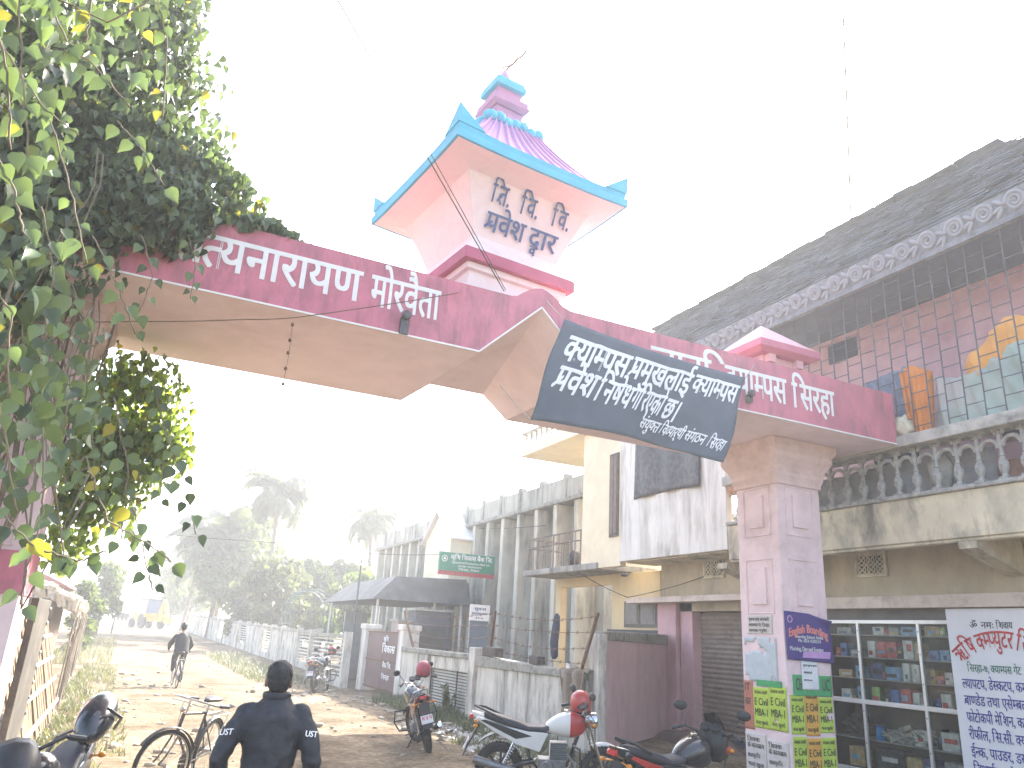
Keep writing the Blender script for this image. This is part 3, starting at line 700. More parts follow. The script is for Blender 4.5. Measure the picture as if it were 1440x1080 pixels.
# goods on the shelves: (kind, colour, y, shelf, w, h)
GM={k:mat(k+' carton',v,.5,.12,9,stain=tuple(min(1,c*1.8+.1) for c in v),stain_amt=.6,stain_scale=16) for k,v in dict(white=(.55,.55,.52),red=(.42,.07,.07),blue=(.10,.17,.40),grey=(.25,.26,.27),skyblue=(.18,.33,.50),tan=(.42,.30,.15),black=(.03,.03,.035),navy=(.06,.08,.2),green=(.25,.4,.12)).items()}
GL=dict(white='white',red='red',blue='blue',grey='grey',skyblue='light blue',tan='tan',black='black',navy='navy',green='lime green')
SN={5:'top shelf',4:'second shelf down',3:'third shelf down',2:'fourth shelf down',1:'messy lower shelf',0:'cabinet floor'}
goods=[('white',9.72,5,.24,.13,'left'),('grey',9.42,5,.2,.12,'middle'),('skyblue',9.12,5,.30,.13,'middle'),('tan',8.7,5,.26,.15,'right'),('navy',8.35,5,.2,.15,'right'),('grey',10.45,5,.3,.12,'far left'),
 ('white',9.90,4,.16,.27,'left'),('red',9.70,4,.17,.26,'left'),('red',9.50,4,.19,.26,'middle'),('white',9.18,4,.19,.29,'middle'),('tan',9.0,4,.10,.25,'middle'),('blue',8.72,4,.17,.15,'right'),('skyblue',8.53,4,.17,.16,'right'),('blue',10.5,4,.14,.22,'far left'),('grey',10.25,4,.2,.12,'far left'),
 ('navy',9.82,3,.22,.26,'left'),('skyblue',9.52,3,.30,.21,'middle'),('white',9.26,3,.13,.28,'middle'),('white',9.08,3,.13,.27,'middle right'),('grey',8.93,3,.1,.24,'middle'),('red',8.66,3,.12,.12,'right'),('red',8.3,3,.26,.28,'right'),('tan',10.5,3,.28,.12,'far left'),
 ('green',9.9,2,.15,.27,'left'),('black',9.68,2,.16,.22,'middle'),('blue',9.5,2,.16,.25,'middle'),('red',9.31,2,.18,.28,'middle'),('white',9.12,2,.12,.24,'middle'),('white',8.6,2,.17,.26,'right'),('grey',8.3,2,.2,.1,'right'),('skyblue',10.2,2,.1,.26,'far left'),
 ('white',9.1,1,.26,.24,'middle'),('white',8.6,1,.3,.26,'right'),('skyblue',8.2,1,.3,.12,'right'),
 ('tan',9.25,0,.3,.28,'middle'),('black',9.7,0,.5,.35,'left'),('navy',9.0,0,.2,.3,'right of middle'),('tan',10.4,0,.3,.3,'far left'),('grey',8.5,0,.5,.3,'right'),
 ('red',9.58,5,.12,.1,'left'),('black',8.95,5,.12,.1,'middle right'),('green',8.52,5,.1,.13,'right'),('white',8.15,5,.22,.14,'far right'),('navy',10.25,5,.1,.14,'far left'),
 ('black',9.34,4,.11,.2,'central'),('white',8.3,4,.13,.24,'far right'),('red',10.62,4,.1,.14,'far left'),
 ('black',9.68,3,.06,.26,'centre left'),('white',8.5,3,.14,.18,'right'),('skyblue',10.2,3,.16,.2,'far left'),('tan',8.78,3,.09,.2,'right'),
 ('grey',9.0,2,.1,.2,'centre right'),('navy',8.75,2,.1,.18,'right'),('white',10.5,2,.22,.2,'far left'),('tan',10.35,2,.1,.1,'far left'),
 ('navy',8.35,1,.16,.2,'right'),('black',8.78,1,.1,.3,'right')]
seen={}
for k,y,s_,wd,h,side in goods:
    nm=f'{GL[k]} box on the {SN[s_]}, {side} bay of the shop cabinet'
    seen[nm]=seen.get(nm,0)+1
    dep=random.uniform(.16,.26); z=SH[s_]; xx=11.70+random.uniform(0,.03)
    o=thing('goods_box',nm,'box',(xx+dep/2,y,z+.002),random.uniform(-.08,.08),'boxes on the shop shelves')
    q=MB(); q.box(-dep/2,dep/2,-wd/2,wd/2,0,h); q.build('carton',GM[k],o,bevel=.006)
    lk=random.choice([c_ for c_ in ('white','navy','red','black','tan','skyblue') if c_!=k]); l0=random.uniform(.08,.5); l1=l0+random.uniform(.15,.4); w0=random.uniform(-.42,-.1); w1=random.uniform(.1,.42)
    q=MB(); q.box(-dep/2-.003,-dep/2-.001,wd*w0,wd*w1,h*l0,h*min(l1,.94)); q.build('printed_label',GM[lk],o)
cup=thing('plastic_jar','bright blue plastic jar on the messy lower shelf of the cabinet','jar',(11.72,9.86,.562))
q=MB(); q.lathe([(.065,0),(.07,.02),(.07,.2),(.06,.21)],n=18); q.build('jar_body',mat('blue plastic',(.02,.22,.55),.35),cup,smooth=True)
q=MB(); q.lathe([(.072,.205),(.072,.235),(.0,.237)],n=18); q.build('lid',mat('dark blue plastic',(.02,.1,.3),.35),cup,smooth=True)
R_=random.Random(8); q=MB()
for i in range(90): q.obox((11.72+R_.random()*.35,8.95+R_.random()*.85,.60+R_.random()*.20*(1 if i%2 else .5)),(R_.uniform(.05,.2),R_.uniform(.05,.22),R_.uniform(.01,.05)),(R_.uniform(-.5,.5),R_.uniform(-.5,.5),R_.uniform(0,3)))
tag(q.build('spare_parts_pile',[mat('pale spare parts',(.38,.36,.32),.6,.5,7)]),'untidy heap of papers and spare parts on the lower cabinet shelf','heap',kind=None)
R_=random.Random(9); q=MB()
for i in range(60): q.obox((11.72+R_.random()*.35,10.15+R_.random()*.5,.62+R_.random()*.3),(R_.uniform(.05,.2),R_.uniform(.05,.12),R_.uniform(.01,.05)),(R_.uniform(-.7,.7),R_.uniform(-.7,.7),R_.uniform(0,3)))
tag(q.build('spare_parts_pile',[mat('dark spare parts',(.12,.11,.10),.6,.5,7)]),'dark heap of cables and parts behind the left cabinet glass','heap')
# shop sign
sign=thing('shop_signboard','tall white flex signboard with red arched title and blue Nepali lines','sign',(11.5,7,.35),world=True)
q=MB(); q.box(11.50,11.54,4.9,8.27,.30,2.645); q.build('board',mat('white flex',(.72,.71,.72),.5,.03,3),sign)
t=MB(); U=(0,-1,0); Z=(0,0,1)
letters(t,'ॐ',(11.50,7.90,2.36),U,Z,.085,off=.01); letters(t,'नमः',(11.50,7.72,2.36),U,Z,.085,off=.012,width=.2); letters(t,'िशवाय',(11.50,7.49,2.36),U,Z,.085,off=.012,width=.24)
t.build('black_line',mat('black sign ink',(.02,.03,.03),.6),sign)
t=MB(); letters(t,'ऋिष',(11.50,8.12,1.92),U,Z,.24,off=.03,width=.36,shear=.0,arc=0,jitter=0); 
V,F,W=layout('ऋिष क~म~प~युटर िसस~टम',.016); t=MB()
Rr=.90; cy_,cz=7.47,1.20; wid=1.36; out=[]
for x,y,k in V:
    a=pi/2+ (0.5-x/W)*wid/Rr*1.0; rr=Rr+y*.36; out.append((11.494-.00035*k,cy_-rr*cos(a),cz+rr*sin(a)))
t.add(out,F); t.build('red_title',mat('red sign ink',(.50,.05,.05),.6),sign)
t=MB(); letters(t,'िसरहा-७, क~याम~पस गेट',(11.50,8.02,1.74),U,Z,.10,off=.012,width=.80); t.build('green_line',mat('green sign ink',(.02,.16,.10),.6),sign)
t=MB()
for i,(s_,wd) in enumerate((('ल~यापटप, डेस~कटप, कम~प~युटर',1.16),('ब^ाण~डेड तथा एसेम~बल िप^न~टर',1.25),('फोटोकपी मेिशन, कार~टरीज',1.12),('रीफील, िस.सी. क~यामरा',1.02),('ईन~क, पाउडर, डस~ट, रोलर',1.15),('िडभाईस सबै सामान',.95))):
    letters(t,s_,(11.50,8.13-.003*i,1.505-.232*i),U,Z,.125,off=.018,width=wd)
t.build('blue_lines',mat('blue sign ink',(.06,.06,.28),.6),sign)
# ------------------------------------------------------------------ yellow house left of the shop
M_YEL=mat('pale yellow plaster',(.70,.56,.33),.85,.05,2,.08,30,stain=(.45,.34,.2),stain_amt=.4,stain_scale=1.5)
M_YELL=mat('cream yellow plaster',(.80,.70,.50),.85,.05,2,.08,30,stain=(.5,.4,.28),stain_amt=.3,stain_scale=1.5)
M_WOOD=mat('grey brown joinery',(.13,.11,.09),.7,.25,6)
yh=thing('yellow_house','pale yellow house with railed balcony and open ground floor verandah','house',(11.6,18,0),world=True)
q=MB(); q.box(10.56,10.74,16.002,17.85,3.66,7.3); q.box(10.742,13,17.65,17.85,3.66,7.3); q.build('upper_wall',M_YELL,yh,bevel=.01)
W_=MB(); W_.box(10.52,10.559,16.06,16.46,4.38,6.5); W_=W_.build('window',M_WOOD,yh); 
q=MB(); q.box(10.505,10.519,16.11,16.25,4.45,6.43); q.box(10.505,10.519,16.27,16.41,4.45,6.43); q.build('shutter_leaf',mat('brown shutter',(.20,.15,.12),.7,.2,8,.3,60),W_)
q=MB(); q.box(10.5,12.4,17.0,21.15,3.64,3.80); q.build('balcony_floor',M_CONC,yh,bevel=.015)
q=MB(); 
for z in (4.72,4.45): q.tube([(10.6,17.86,z),(10.6,21.0,z)],.022,6)
for z in (4.72,4.45): q.tube([(10.6,21.0,z),(12.0,21.0,z)],.022,6)
for i in range(11):
    y=17.95+.305*i; q.tube([(10.6,y,3.8),(10.6,y,4.72)],.016 if i%5 else .026,6)
for i in range(5): q.tube([(10.6+.28*i,21.0,3.8),(10.6+.28*i,21.0,4.72)],.016,6)
q.build('railing',mat('rusty brown railing',(.16,.12,.10),.7,.3,10),yh)
q=MB(); q.box(10.35,13,16.9,21.4,7.32,7.45); q.box(10.35,10.5,17.2,21.4,7.452,7.7); q.build('roof_slab',M_YELL,yh,bevel=.01)
q=MB()
for i in range(7): q.lathe([(.06,0),(.03,.08),(.06,.2),(.03,.33)],(10.43,19.2+.33*i,7.7),8)
q.box(10.36,10.5,19,21.4,8.02,8.1); q.build('roof_parapet',M_CONC,yh)
g=MB(); g.box(11.6,11.8,15.79,17.95,0,3.64); g.box(11.6,11.8,17.95,20.72,3.38,3.64); g.box(11.6,11.8,20.72,21.05,0,3.64); g.box(11.802,15,15.79,15.95,0,3.64); g.box(14.8,15,15.95,17,0,3.64)
g.build('ground_wall',M_YEL,yh,bevel=.01)
w_=MB(); w_.box(11.56,11.599,15.86,17.3,2.28,2.92); w_=w_.build('window_frame',M_WOOD,yh)
q=MB(); q.box(11.545,11.559,16.62,17.22,2.36,2.85); q.box(11.545,11.559,15.94,16.54,2.36,2.85); q.build('shutter_panel',mat('grey shutter',(.22,.20,.18),.7,.15,8),w_)
q=MB(); q.box(11.53,11.558,16.68,17.16,2.42,2.79); q.box(11.53,11.558,16.0,16.48,2.42,2.79); q.build('raised_panel',mat('grey shutter',(.22,.2,.18)),w_)
q=MB(); q.box(11.5,11.598,15.8,18.0,2.0,2.22); q.build('dark_plank',mat('dark plank',(.07,.07,.075),.7),yh)
q=MB(); q.lathe([(.17,0),(.17,3.62)],(13.0,19.0,0),14); q.build('round_column',mat('ochre column',(.5,.36,.16),.8,.1,3),yh,smooth=True)
q=MB(); q.tube([(13.2,20.2,0),(13.2,20.2,3.6)],.08,10); q.build('white_pipe',M_WHITEW,yh,smooth=True)
q=MB(); q.ell((11.3,16.9,3.55),.1,.1,.05,10,6); q.tube([(11.3,16.9,3.6),(11.3,16.9,3.64)],.02,6); q.build('ceiling_lamp',M_GRILLE,yh)
lump('dark_bag','dark bag standing on the balcony floor behind the railing','bag',(10.85,18.6,4.0),(.2,.25,.22),mat('dark cloth',(.07,.07,.08),.9),3,.4,3)

# ------------------------------------------------------------------ compound wall
M_OLDW=mat('mouldy compound wall',(.60,.56,.48),.92,.12,2.5,.25,30,stain=(.07,.07,.06),stain_amt=.9,stain_scale=3,streak=.22,chip=(.25,.23,.2),chip_amt=.6,chip_scale=12)
M_COPE=mat('dark coping',(.36,.34,.29),.92,.25,4,.35,40,stain=(.06,.06,.05),stain_amt=.9,stain_scale=4)
cw=thing('compound_wall','low mouldy whitewashed compound wall with dark coping in front of the houses','wall',(7.6,17,0),world=True)
P=[Vector((7.50,22.55,0)),Vector((7.56,17.35,0)),Vector((7.78,12.75,0))]
H=[1.46,1.44,1.30]
def wseg(mb,a,b_,ha,hb,th,z0=-.1):
    d=(b_-a).normalized(); n=Vector((-d.y,d.x,0))*th/2
    mb.add([a-n+Vector((0,0,z0)),b_-n+Vector((0,0,z0)),b_+n+Vector((0,0,z0)),a+n+Vector((0,0,z0)),a-n+Vector((0,0,ha)),b_-n+Vector((0,0,hb)),b_+n+Vector((0,0,hb)),a+n+Vector((0,0,ha))],[(0,3,2,1),(4,5,6,7),(0,1,5,4),(1,2,6,5),(2,3,7,6),(3,0,4,7)])
q=MB()
A0=P[0]; A1=P[0].lerp(P[1],.46); A2=P[0].lerp(P[1],.93)
wseg(q,P[0],A1,H[0]-.12,1.33,.16); wseg(q,A2,P[1],1.325,1.32,.16); wseg(q,A1,A2,1.30,1.32,.16,z0=1.02); wseg(q,A1,A2,.2,.2,.16)
wseg(q,P[1],P[2],1.32,1.18,.16); q.build('wall_body',M_OLDW,cw)
q=MB(); wseg(q,P[0],P[1],H[0],H[1],.26,1.32); wseg(q,P[1],P[2],H[1],H[2],.26,1.19); q.build('coping',M_COPE,cw,bevel=.02)
q=MB(); 
for i in range(12):
    z=.22+.07*i; a=A1.lerp(A2,.02); c_=A1.lerp(A2,.98); q.bar((a.x-.03,a.y,z),(c_.x-.03,c_.y,z),.02,.022)
for t_ in (.0,.72,1.): a=A1.lerp(A2,t_); q.bar((a.x-.05,a.y,.15),(a.x-.05,a.y,1.06),.03,.03)
q.build('iron_panel',mat('panel iron',(.09,.085,.08),.7,.2,8),cw)
q=MB(); a=A1; b_=A2; q.quad((a.x+.03,a.y,.2),(b_.x+.03,b_.y,.2),(b_.x+.03,b_.y,1.02),(a.x+.03,a.y,1.02)); q.build('panel_backing',mat('whitewashed backing',(.7,.68,.62),.9,.1,3),cw)
q=MB(); q.box(7.40,7.70,17.2,17.55,-.1,1.60); q.box(7.76,7.95,12.42,12.76,-.1,2.0); q.build('pier',M_OLDW,cw,bevel=.02)
# loose bricks and posts along the coping
M_BRK=mat('dark brick',(.10,.085,.075),.95,.3,9,.3,40)
for k,(x,y,z,s_,lb) in enumerate(((7.56,16.55,1.43,(.2,.75,.2),'dark brick block on the coping beside the wall pier'),(7.66,14.6,1.37,(.18,.4,.16),'short dark brick stack on the coping behind the white motorcycle'),(7.74,13.35,1.32,(.16,.16,.14),'pale stone on the coping beside the brown cloth'))):
    o=thing('loose_brick',lb,'brick',(x,y,z)); q=MB(); q.box(-s_[0]/2,s_[0]/2,-s_[1]/2,s_[1]/2,0,s_[2]); q.build('brick_body',M_BRK if k<2 else M_WHITEW,o,bevel=.02)
bw=thing('barbed_wire_fence','four rusty barbed wires strung between leaning angle iron posts on the coping','fence',(7.6,15,1.4),world=True)
posts=[((7.56,16.7,1.42),(7.5,16.4,2.42)),((7.68,12.9,1.3),(7.6,12.2,2.35)),((7.52,21.9,1.44),(7.35,22.5,2.45))]
for a,c_ in posts: q=MB(); q.bar(a,c_,.05,.05); q.build('fence_post',M_RUST,bw)
for k in range(4):
    q=MB(); pts=[]
    for (a,c_) in (posts[2],posts[0],posts[1]): pts.append(Vector(a).lerp(Vector(c_),.16+.26*k))
    pp=[]
    for i in range(2):
        for j in range(12):
            t_=j/12; p=pts[i].lerp(pts[i+1],t_); p.z-=.05*sin(pi*t_)*(1+k%2); pp.append(p)
    pp.append(pts[2]); q.tube(pp,.006,4)
    for j in range(0,len(pp)-1,1):
        p=pp[j].lerp(pp[j+1],.5); q.tube([p+Vector((0,.02,.03)),p+Vector((.0,-.02,-.03))],.005,3); q.tube([p+Vector((.02,-.02,.03)),p+Vector((-.02,.02,-.03))],.005,3)
    q.build('barbed_wire',M_RUST,bw)
def drape(name,label,x,y,ztop,zbot,wd,m):
    o=thing(name,label,'cloth',(x,y,zbot),world=True)
    def fn(u,v):
        yy=y+(u-.5)*wd*(1-.25*(1-v)); 
        if v>.82: xx=x+.25*(v-.82)/.18; z=ztop+.03*sin(u*9)
        else: xx=x-.06-.05*sin(u*17+v*3)-.03*sin(u*31); z=zbot+(ztop-zbot)*v/.82+ (.16*sin(u*5+1))*(1-v/.82)
        return Vector((xx,yy,z))
    MB().sheet(34,20,fn).build('fabric',m,o,smooth='all',solid=.008)
drape('hanging_rag','brown grey cloth thrown over the compound wall behind the red helmet',7.66,13.05,1.36,.38,1.0,mat('brown cloth',(.25,.20,.15),.95,.25,5,.3,40))
o=thing('hung_garment','dark blue garment hanging from the barbed wire','cloth',(7.7,13.9,1.5),world=True)
q=MB(); q.lathe([(.05,1.5),(.11,1.55),(.13,1.8),(.12,2.1),(.09,2.3),(.03,2.36)],(7.70,13.95,0),14); q.v=[(7.70+(x-7.70)*.5+.02*sin(z*9),y+.03*sin(z*5),z) for x,y,z in q.v]; q.build('fabric',mat('dark indigo cloth',(.05,.055,.08),.9,.2,6),o,smooth='all')
# pink wall closing the gap between the pier and the shop
pw=thing('pink_wall','faded pink wall with grey coping between the pier and the shop column','wall',(9.5,14,0),world=True)
a=Vector((7.92,12.62,0)); c_=Vector((11.48,15.5,0))
q=MB(); wseg(q,a,c_,1.9,1.98,.14); q.build('wall_body',mat('pale pink wall paint',(.68,.47,.47),.85,.07,3,.1,30,stain=(.34,.22,.2),stain_amt=.5,stain_scale=1.6,streak=.4),pw)
q=MB(); wseg(q,a,c_,2.06,2.13,.2,1.9); q.build('coping',M_COPE,pw,bevel=.02)
# ------------------------------------------------------------------ far compound wall beyond the bank gate
fw=thing('far_compound_wall','long white compound wall with slatted panels running down the road','wall',(8,50,0),world=True)
q=MB(); k_=MB(); r=MB()
FWP=[Vector((7.0,27.3,0)),Vector((6.6,31,0))]+[Vector((*at(px,d),0)) for px,d in ((450,34),(400,40),(350,49),(300,62),(266,76))]
pts=[FWP[0]]
for A_,B_ in zip(FWP,FWP[1:]):
    k=max(1,round((B_-A_).length/3.0)); pts+=[A_.lerp(B_,j/k) for j in range(1,k+1)]
for i in range(len(pts)-1):
    a,c_=pts[i],pts[i+1]; za,zc=gz(a.x,a.y),gz(c_.x,c_.y)
    q.box(a.x-.13,a.x+.13,a.y-.13,a.y+.13,za-.2,za+1.78)
    b0=a+Vector((0,.15,0)); wseg(q,b0,c_,za+1.55 if i%3 else za+.3,zc+1.55 if i%3 else zc+.3,.12)
    wseg(k_,b0,c_,za+1.68,zc+1.68,.2,za+1.552)
    if i%3==0:
        for j in range(9): z=za+.38+.14*j; r.bar((a.x,a.y+.15,z),(c_.x,c_.y,z+zc-za),.05,.055)
q.build('wall_body',M_OLDW,fw); k_.build('coping',M_COPE,fw); r.build('slatted_panel',M_WHITEW,fw)
# ------------------------------------------------------------------ gate of the bank yard
bg_=thing('yard_gate','brown iron double gate lettered in white between two plastered posts','gate',(7.5,25,0),world=True)
for (y,w_) in ((22.8,.42),(26.9,.5)):
    q=MB(); q.box(7.40,7.92,y-w_/2,y+w_/2,-.1,1.9); q.box(7.36,7.96,y-w_/2-.04,y+w_/2+.04,1.9,2.06); q.build('gate_post',[M_WHITEW],bg_,bevel=.02)
for y0,y1 in ((23.06,24.82),(24.86,26.62)):
    q=MB(); q.box(7.52,7.56,y0,y1,.1,1.85); 
    G_=q.build('gate_leaf',mat('brown gate sheet',(.20,.13,.12),.7,.15,3,stain=(.1,.06,.05),stain_amt=.6,stain_scale=3),bg_)
    q=MB()
    for z in (.12,.95,1.8): q.box(7.49,7.519,y0,y1,z,z+.05)
    q.build('leaf_rail',M_RUST,G_)
    if y0<24:
        q=MB(); U=(0,-1,0)
        letters(q,'कृिष',(7.515,24.7,1.55),U,(0,0,1),.13,width=.5,off=.03,lift=.035); letters(q,'िवकास',(7.515,24.78,1.22),U,(0,0,1),.2,width=1.3,off=.03,lift=.035); letters(q,'बैंक िल.',(7.515,24.6,.78),U,(0,0,1),.13,width=.9,off=.03,lift=.035); letters(q,'िसरहा',(7.515,24.6,.45),U,(0,0,1),.12,width=.8,off=.03,lift=.035)
        q.build('gate_lettering',M_WHITEP,G_)
# ------------------------------------------------------------------ grey bank building with fins
M_GREYB=mat('grey cement render',(.42,.40,.34),.92,.12,1.5,.2,25,stain=(.08,.08,.075),stain_amt=.85,stain_scale=1.6,streak=.2)
M_GREYL=mat('pale cement render',(.60,.56,.46),.92,.1,1.5,.2,25,stain=(.10,.10,.09),stain_amt=.85,stain_scale=1.8,streak=.2)
bk=thing('bank_building','long grey two storey building with vertical fins and a black mouldy parapet','building',(14,32,0),world=True)
q=MB(); q.box(13.6,22,21.5,46,0,6.4); q.build('wall',M_GREYB,bk)
q=MB(); q.box(12.75,22,21.3,46.2,6.4,6.55); q.build('cornice',M_COPE,bk,bevel=.03)
q=MB(); R_=random.Random(3)
y=21.4
while y<46: q.box(12.9,13.1,y,y+1.5,6.552,7.28+R_.uniform(-.1,.1)); q.box(12.85,13.15,y+1.5,y+1.75,6.552,7.42); y+=1.77
q.build('parapet',M_GREYB,bk,bevel=.03)
for i in range(17):
    y=22.0+1.45*i
    q=MB(); q.box(12.85,13.6,y,y+.28,-.05,6.4); q.build('fin',M_GREYL,bk,bevel=.02)
q=MB()
for i in range(16):
    y=22.28+1.45*i
    q.box(13.57,13.602,y+.25,y+.95,1.2,2.6); q.box(13.57,13.602,y+.25,y+.95,4.2,5.6)
q.build('window_openings',M_INT,bk)
q=MB(); q.box(12.95,13.6,33,45.5,3.5,3.62); q.build('upper_gallery',M_GREYL,bk)
# gabled porch on the upper storey
q=MB(); q.box(11.9,13.55,31.0,34.2,4.0,5.9); q.add([(11.9,31.0,5.9),(11.9,34.2,5.9),(11.9,32.6,7.0),(13.55,31,5.9),(13.55,34.2,5.9),(13.55,32.6,7.0)],[(0,1,2),(3,5,4),(0,2,5,3),(1,4,5,2)]); gp=q.build('gabled_porch',M_YELL,bk)
q=MB()
for s_ in (0,1):
    y0,y1=((30.8,32.6),(34.4,32.6))[s_]; q.add([(11.7,y0,5.75),(13.6,y0,5.75),(13.6,y1,7.12),(11.7,y1,7.12),(11.7,y0,5.81),(13.6,y0,5.81),(13.6,y1,7.18),(11.7,y1,7.18)],[(0,1,2,3),(4,5,6,7),(0,1,5,4),(1,2,6,5),(2,3,7,6),(3,0,4,7)])
q.build('porch_roof',mat('pale tin roof',(.75,.70,.66),.6,.1,3),gp)
aw=thing('entrance_awning','dark sloped sheet awning over the bank yard entrance','awning',(10,30,0),world=True)
q=MB(); q.add([(7.9,28.0,2.95),(11.75,28.0,2.98),(11.75,36,2.98),(7.9,36,2.95),(8.9,28.6,3.85),(11.75,28.6,3.95),(11.75,35.4,3.95),(8.9,35.4,3.85)],[(0,1,5,4),(1,2,6,5),(2,3,7,6),(3,0,4,7),(4,5,6,7),(0,3,2,1)]); q.build('sheet',mat('dark awning sheet',(.075,.07,.065),.7,.1,3,stain=(.2,.2,.2),stain_amt=.4,stain_scale=1.5),aw)
for x,y in ((8.2,28.3),(10.4,28.3),(11.5,28.3),(8.2,35.6)): q=MB(); q.tube([(x,y,0),(x,y,3.02)],.05,8); q.build('awning_post',M_WHITEW,aw,smooth=True)
for bb in ((8.6,9.6,34.5,34.6,0,2.6),(10.7,11.6,32,32.1,0,2.4)): q=MB(); q.box(*bb); q.build('glazed_screen',mat('grey glazing',(.30,.32,.33),.3),aw)
bs=thing('bank_signboard','green bank signboard with white lettering and a red strip below','sign',(11.2,28,4),world=True)
q=MB(); q.box(10.3,12.6,27.9,28.0,4.17,4.86); q.build('board',mat('green sign paint',(.015,.22,.12),.5,.05,3),bs)
q=MB(); q.box(10.3,12.6,27.89,28.0,4.02,4.168); q.build('red_strip',mat('red sign paint',(.4,.04,.05),.5),bs)
q=MB(); letters(q,'कृिष िवकास बैंक िल.',(10.75,27.9,4.62),(1,0,0),(0,0,1),.15,width=1.75,off=.03,lift=.012); letters(q,'Agricultural Development Bank Ltd.',(10.8,27.9,4.47),(1,0,0),(0,0,1),.075,width=1.6,off=.012,lift=.012); letters(q,'शाखा कार~यालय',(11.05,27.9,4.345),(1,0,0),(0,0,1),.06,width=1.0,off=.012,lift=.012); letters(q,'िसरहा, नेपाल',(11.1,27.9,4.22),(1,0,0),(0,0,1),.07,width=.85,off=.015,lift=.012)
q.ring((10.5,27.886,4.62),.11,.014,(0,1,0),20,5); q.add([(10.43,27.885,4.58),(10.57,27.885,4.58),(10.5,27.885,4.70)],[(0,1,2)])
q.build('lettering',M_WHITEP,bs)
ws=thing('notice_board','white notice board above a grey panel inside the bank yard','sign',(9.55,22,0),world=True)
q=MB(); q.box(9.22,9.86,21.98,22.02,2.30,2.76); q.build('board',M_WHITEP,ws)
q=MB(); q.box(9.25,9.83,22.0,22.03,1.2,2.298); q.build('grey_panel',mat('grey blue panel',(.16,.19,.22),.6,.1,3),ws)
for x in (9.27,9.81): q=MB(); q.tube([(x,22.05,0),(x,22.05,2.76)],.025,6); q.build('leg',M_WHITEW,ws)
q=MB(); letters(q,'सूचना',(9.35,21.98,2.60),(1,0,0),(0,0,1),.07,width=.38,off=.02); letters(q,'कार~यालय समय',(9.28,21.98,2.47),(1,0,0),(0,0,1),.06,width=.5,off=.02); letters(q,'१०-५',(9.4,21.98,2.35),(1,0,0),(0,0,1),.06,width=.25,off=.02); q.build('lettering',M_BLUEL,ws)
# clutter in the yard behind the wall
for k,(x,y,w_,h,c_,lb) in enumerate(((9.6,26.5,1.3,2.6,(.10,.10,.11),'dark booth standing under the awning in the bank yard'),(8.9,26.8,.9,2.2,(.45,.34,.28),'pale reddish kiosk beside the dark booth in the bank yard'))):
    o=thing('yard_booth',lb,'booth',(x,y,0)); q=MB(); q.box(-w_/2,w_/2,-.4,.4,0,h); q.build('booth_body',mat('booth paint %d'%k,c_,.7,.2,3),o,bevel=.02)
    q=MB(); q.box(-w_/2-.06,w_/2+.06,-.5,.45,h,h+.07); q.build('roof',M_GREYB,o); q=MB(); q.box(-w_*.35,w_*.35,-.42,-.402,h*.4,h*.8); q.build('hatch',M_INT,o)
# ------------------------------------------------------------------ trees, palms, huts and fences down the road
def leafmat(name,col,tcol,tr=.45,var=.35):
    m=bpy.data.materials.new(name); m.use_nodes=True; N=m.node_tree.nodes; L=m.node_tree.links; N.clear()
    o=N.new('ShaderNodeOutputMaterial'); mx=N.new('ShaderNodeMixShader'); d=N.new('ShaderNodeBsdfPrincipled'); t=N.new('ShaderNodeBsdfTranslucent')
    d.inputs['Roughness'].default_value=.42; d.inputs['Specular IOR Level'].default_value=.5
    g=N.new('ShaderNodeNewGeometry'); 
    def rc(c):
        r=N.new('ShaderNodeValToRGB'); e=r.color_ramp.elements
        e[0].color=(c[0]*(1-var),c[1]*(1-var),c[2]*(1-var),1); e[1].color=(min(1,c[0]*(1+var)),min(1,c[1]*(1+var)),c[2]*(1+var*.5),1)
        L.new(g.outputs['Random Per Island'],r.inputs[0]); return r.outputs[0]
    L.new(rc(col),d.inputs['Base Color']); L.new(rc(tcol),t.inputs['Color']); mx.inputs[0].default_value=tr
    L.new(d.outputs[0],mx.inputs[1]); L.new(t.outputs[0],mx.inputs[2]); L.new(mx.outputs[0],o.inputs[0]); return m
M_LEAF=leafmat('tree leaf',(.06,.09,.035),(.16,.22,.04))
M_LEAFD=leafmat('dusty tree leaf',(.07,.085,.05),(.15,.18,.06))
M_PALM=leafmat('palm frond',(.07,.09,.045),(.16,.19,.06),.4,.25)
M_BARK=mat('grey bark',(.17,.14,.11),.95,.3,5,.5,20)
def rndv(R): 
    while 1:
        v=Vector((R.uniform(-1,1),R.uniform(-1,1),R.uniform(-1,1)))
        if .05<v.length<1: return v
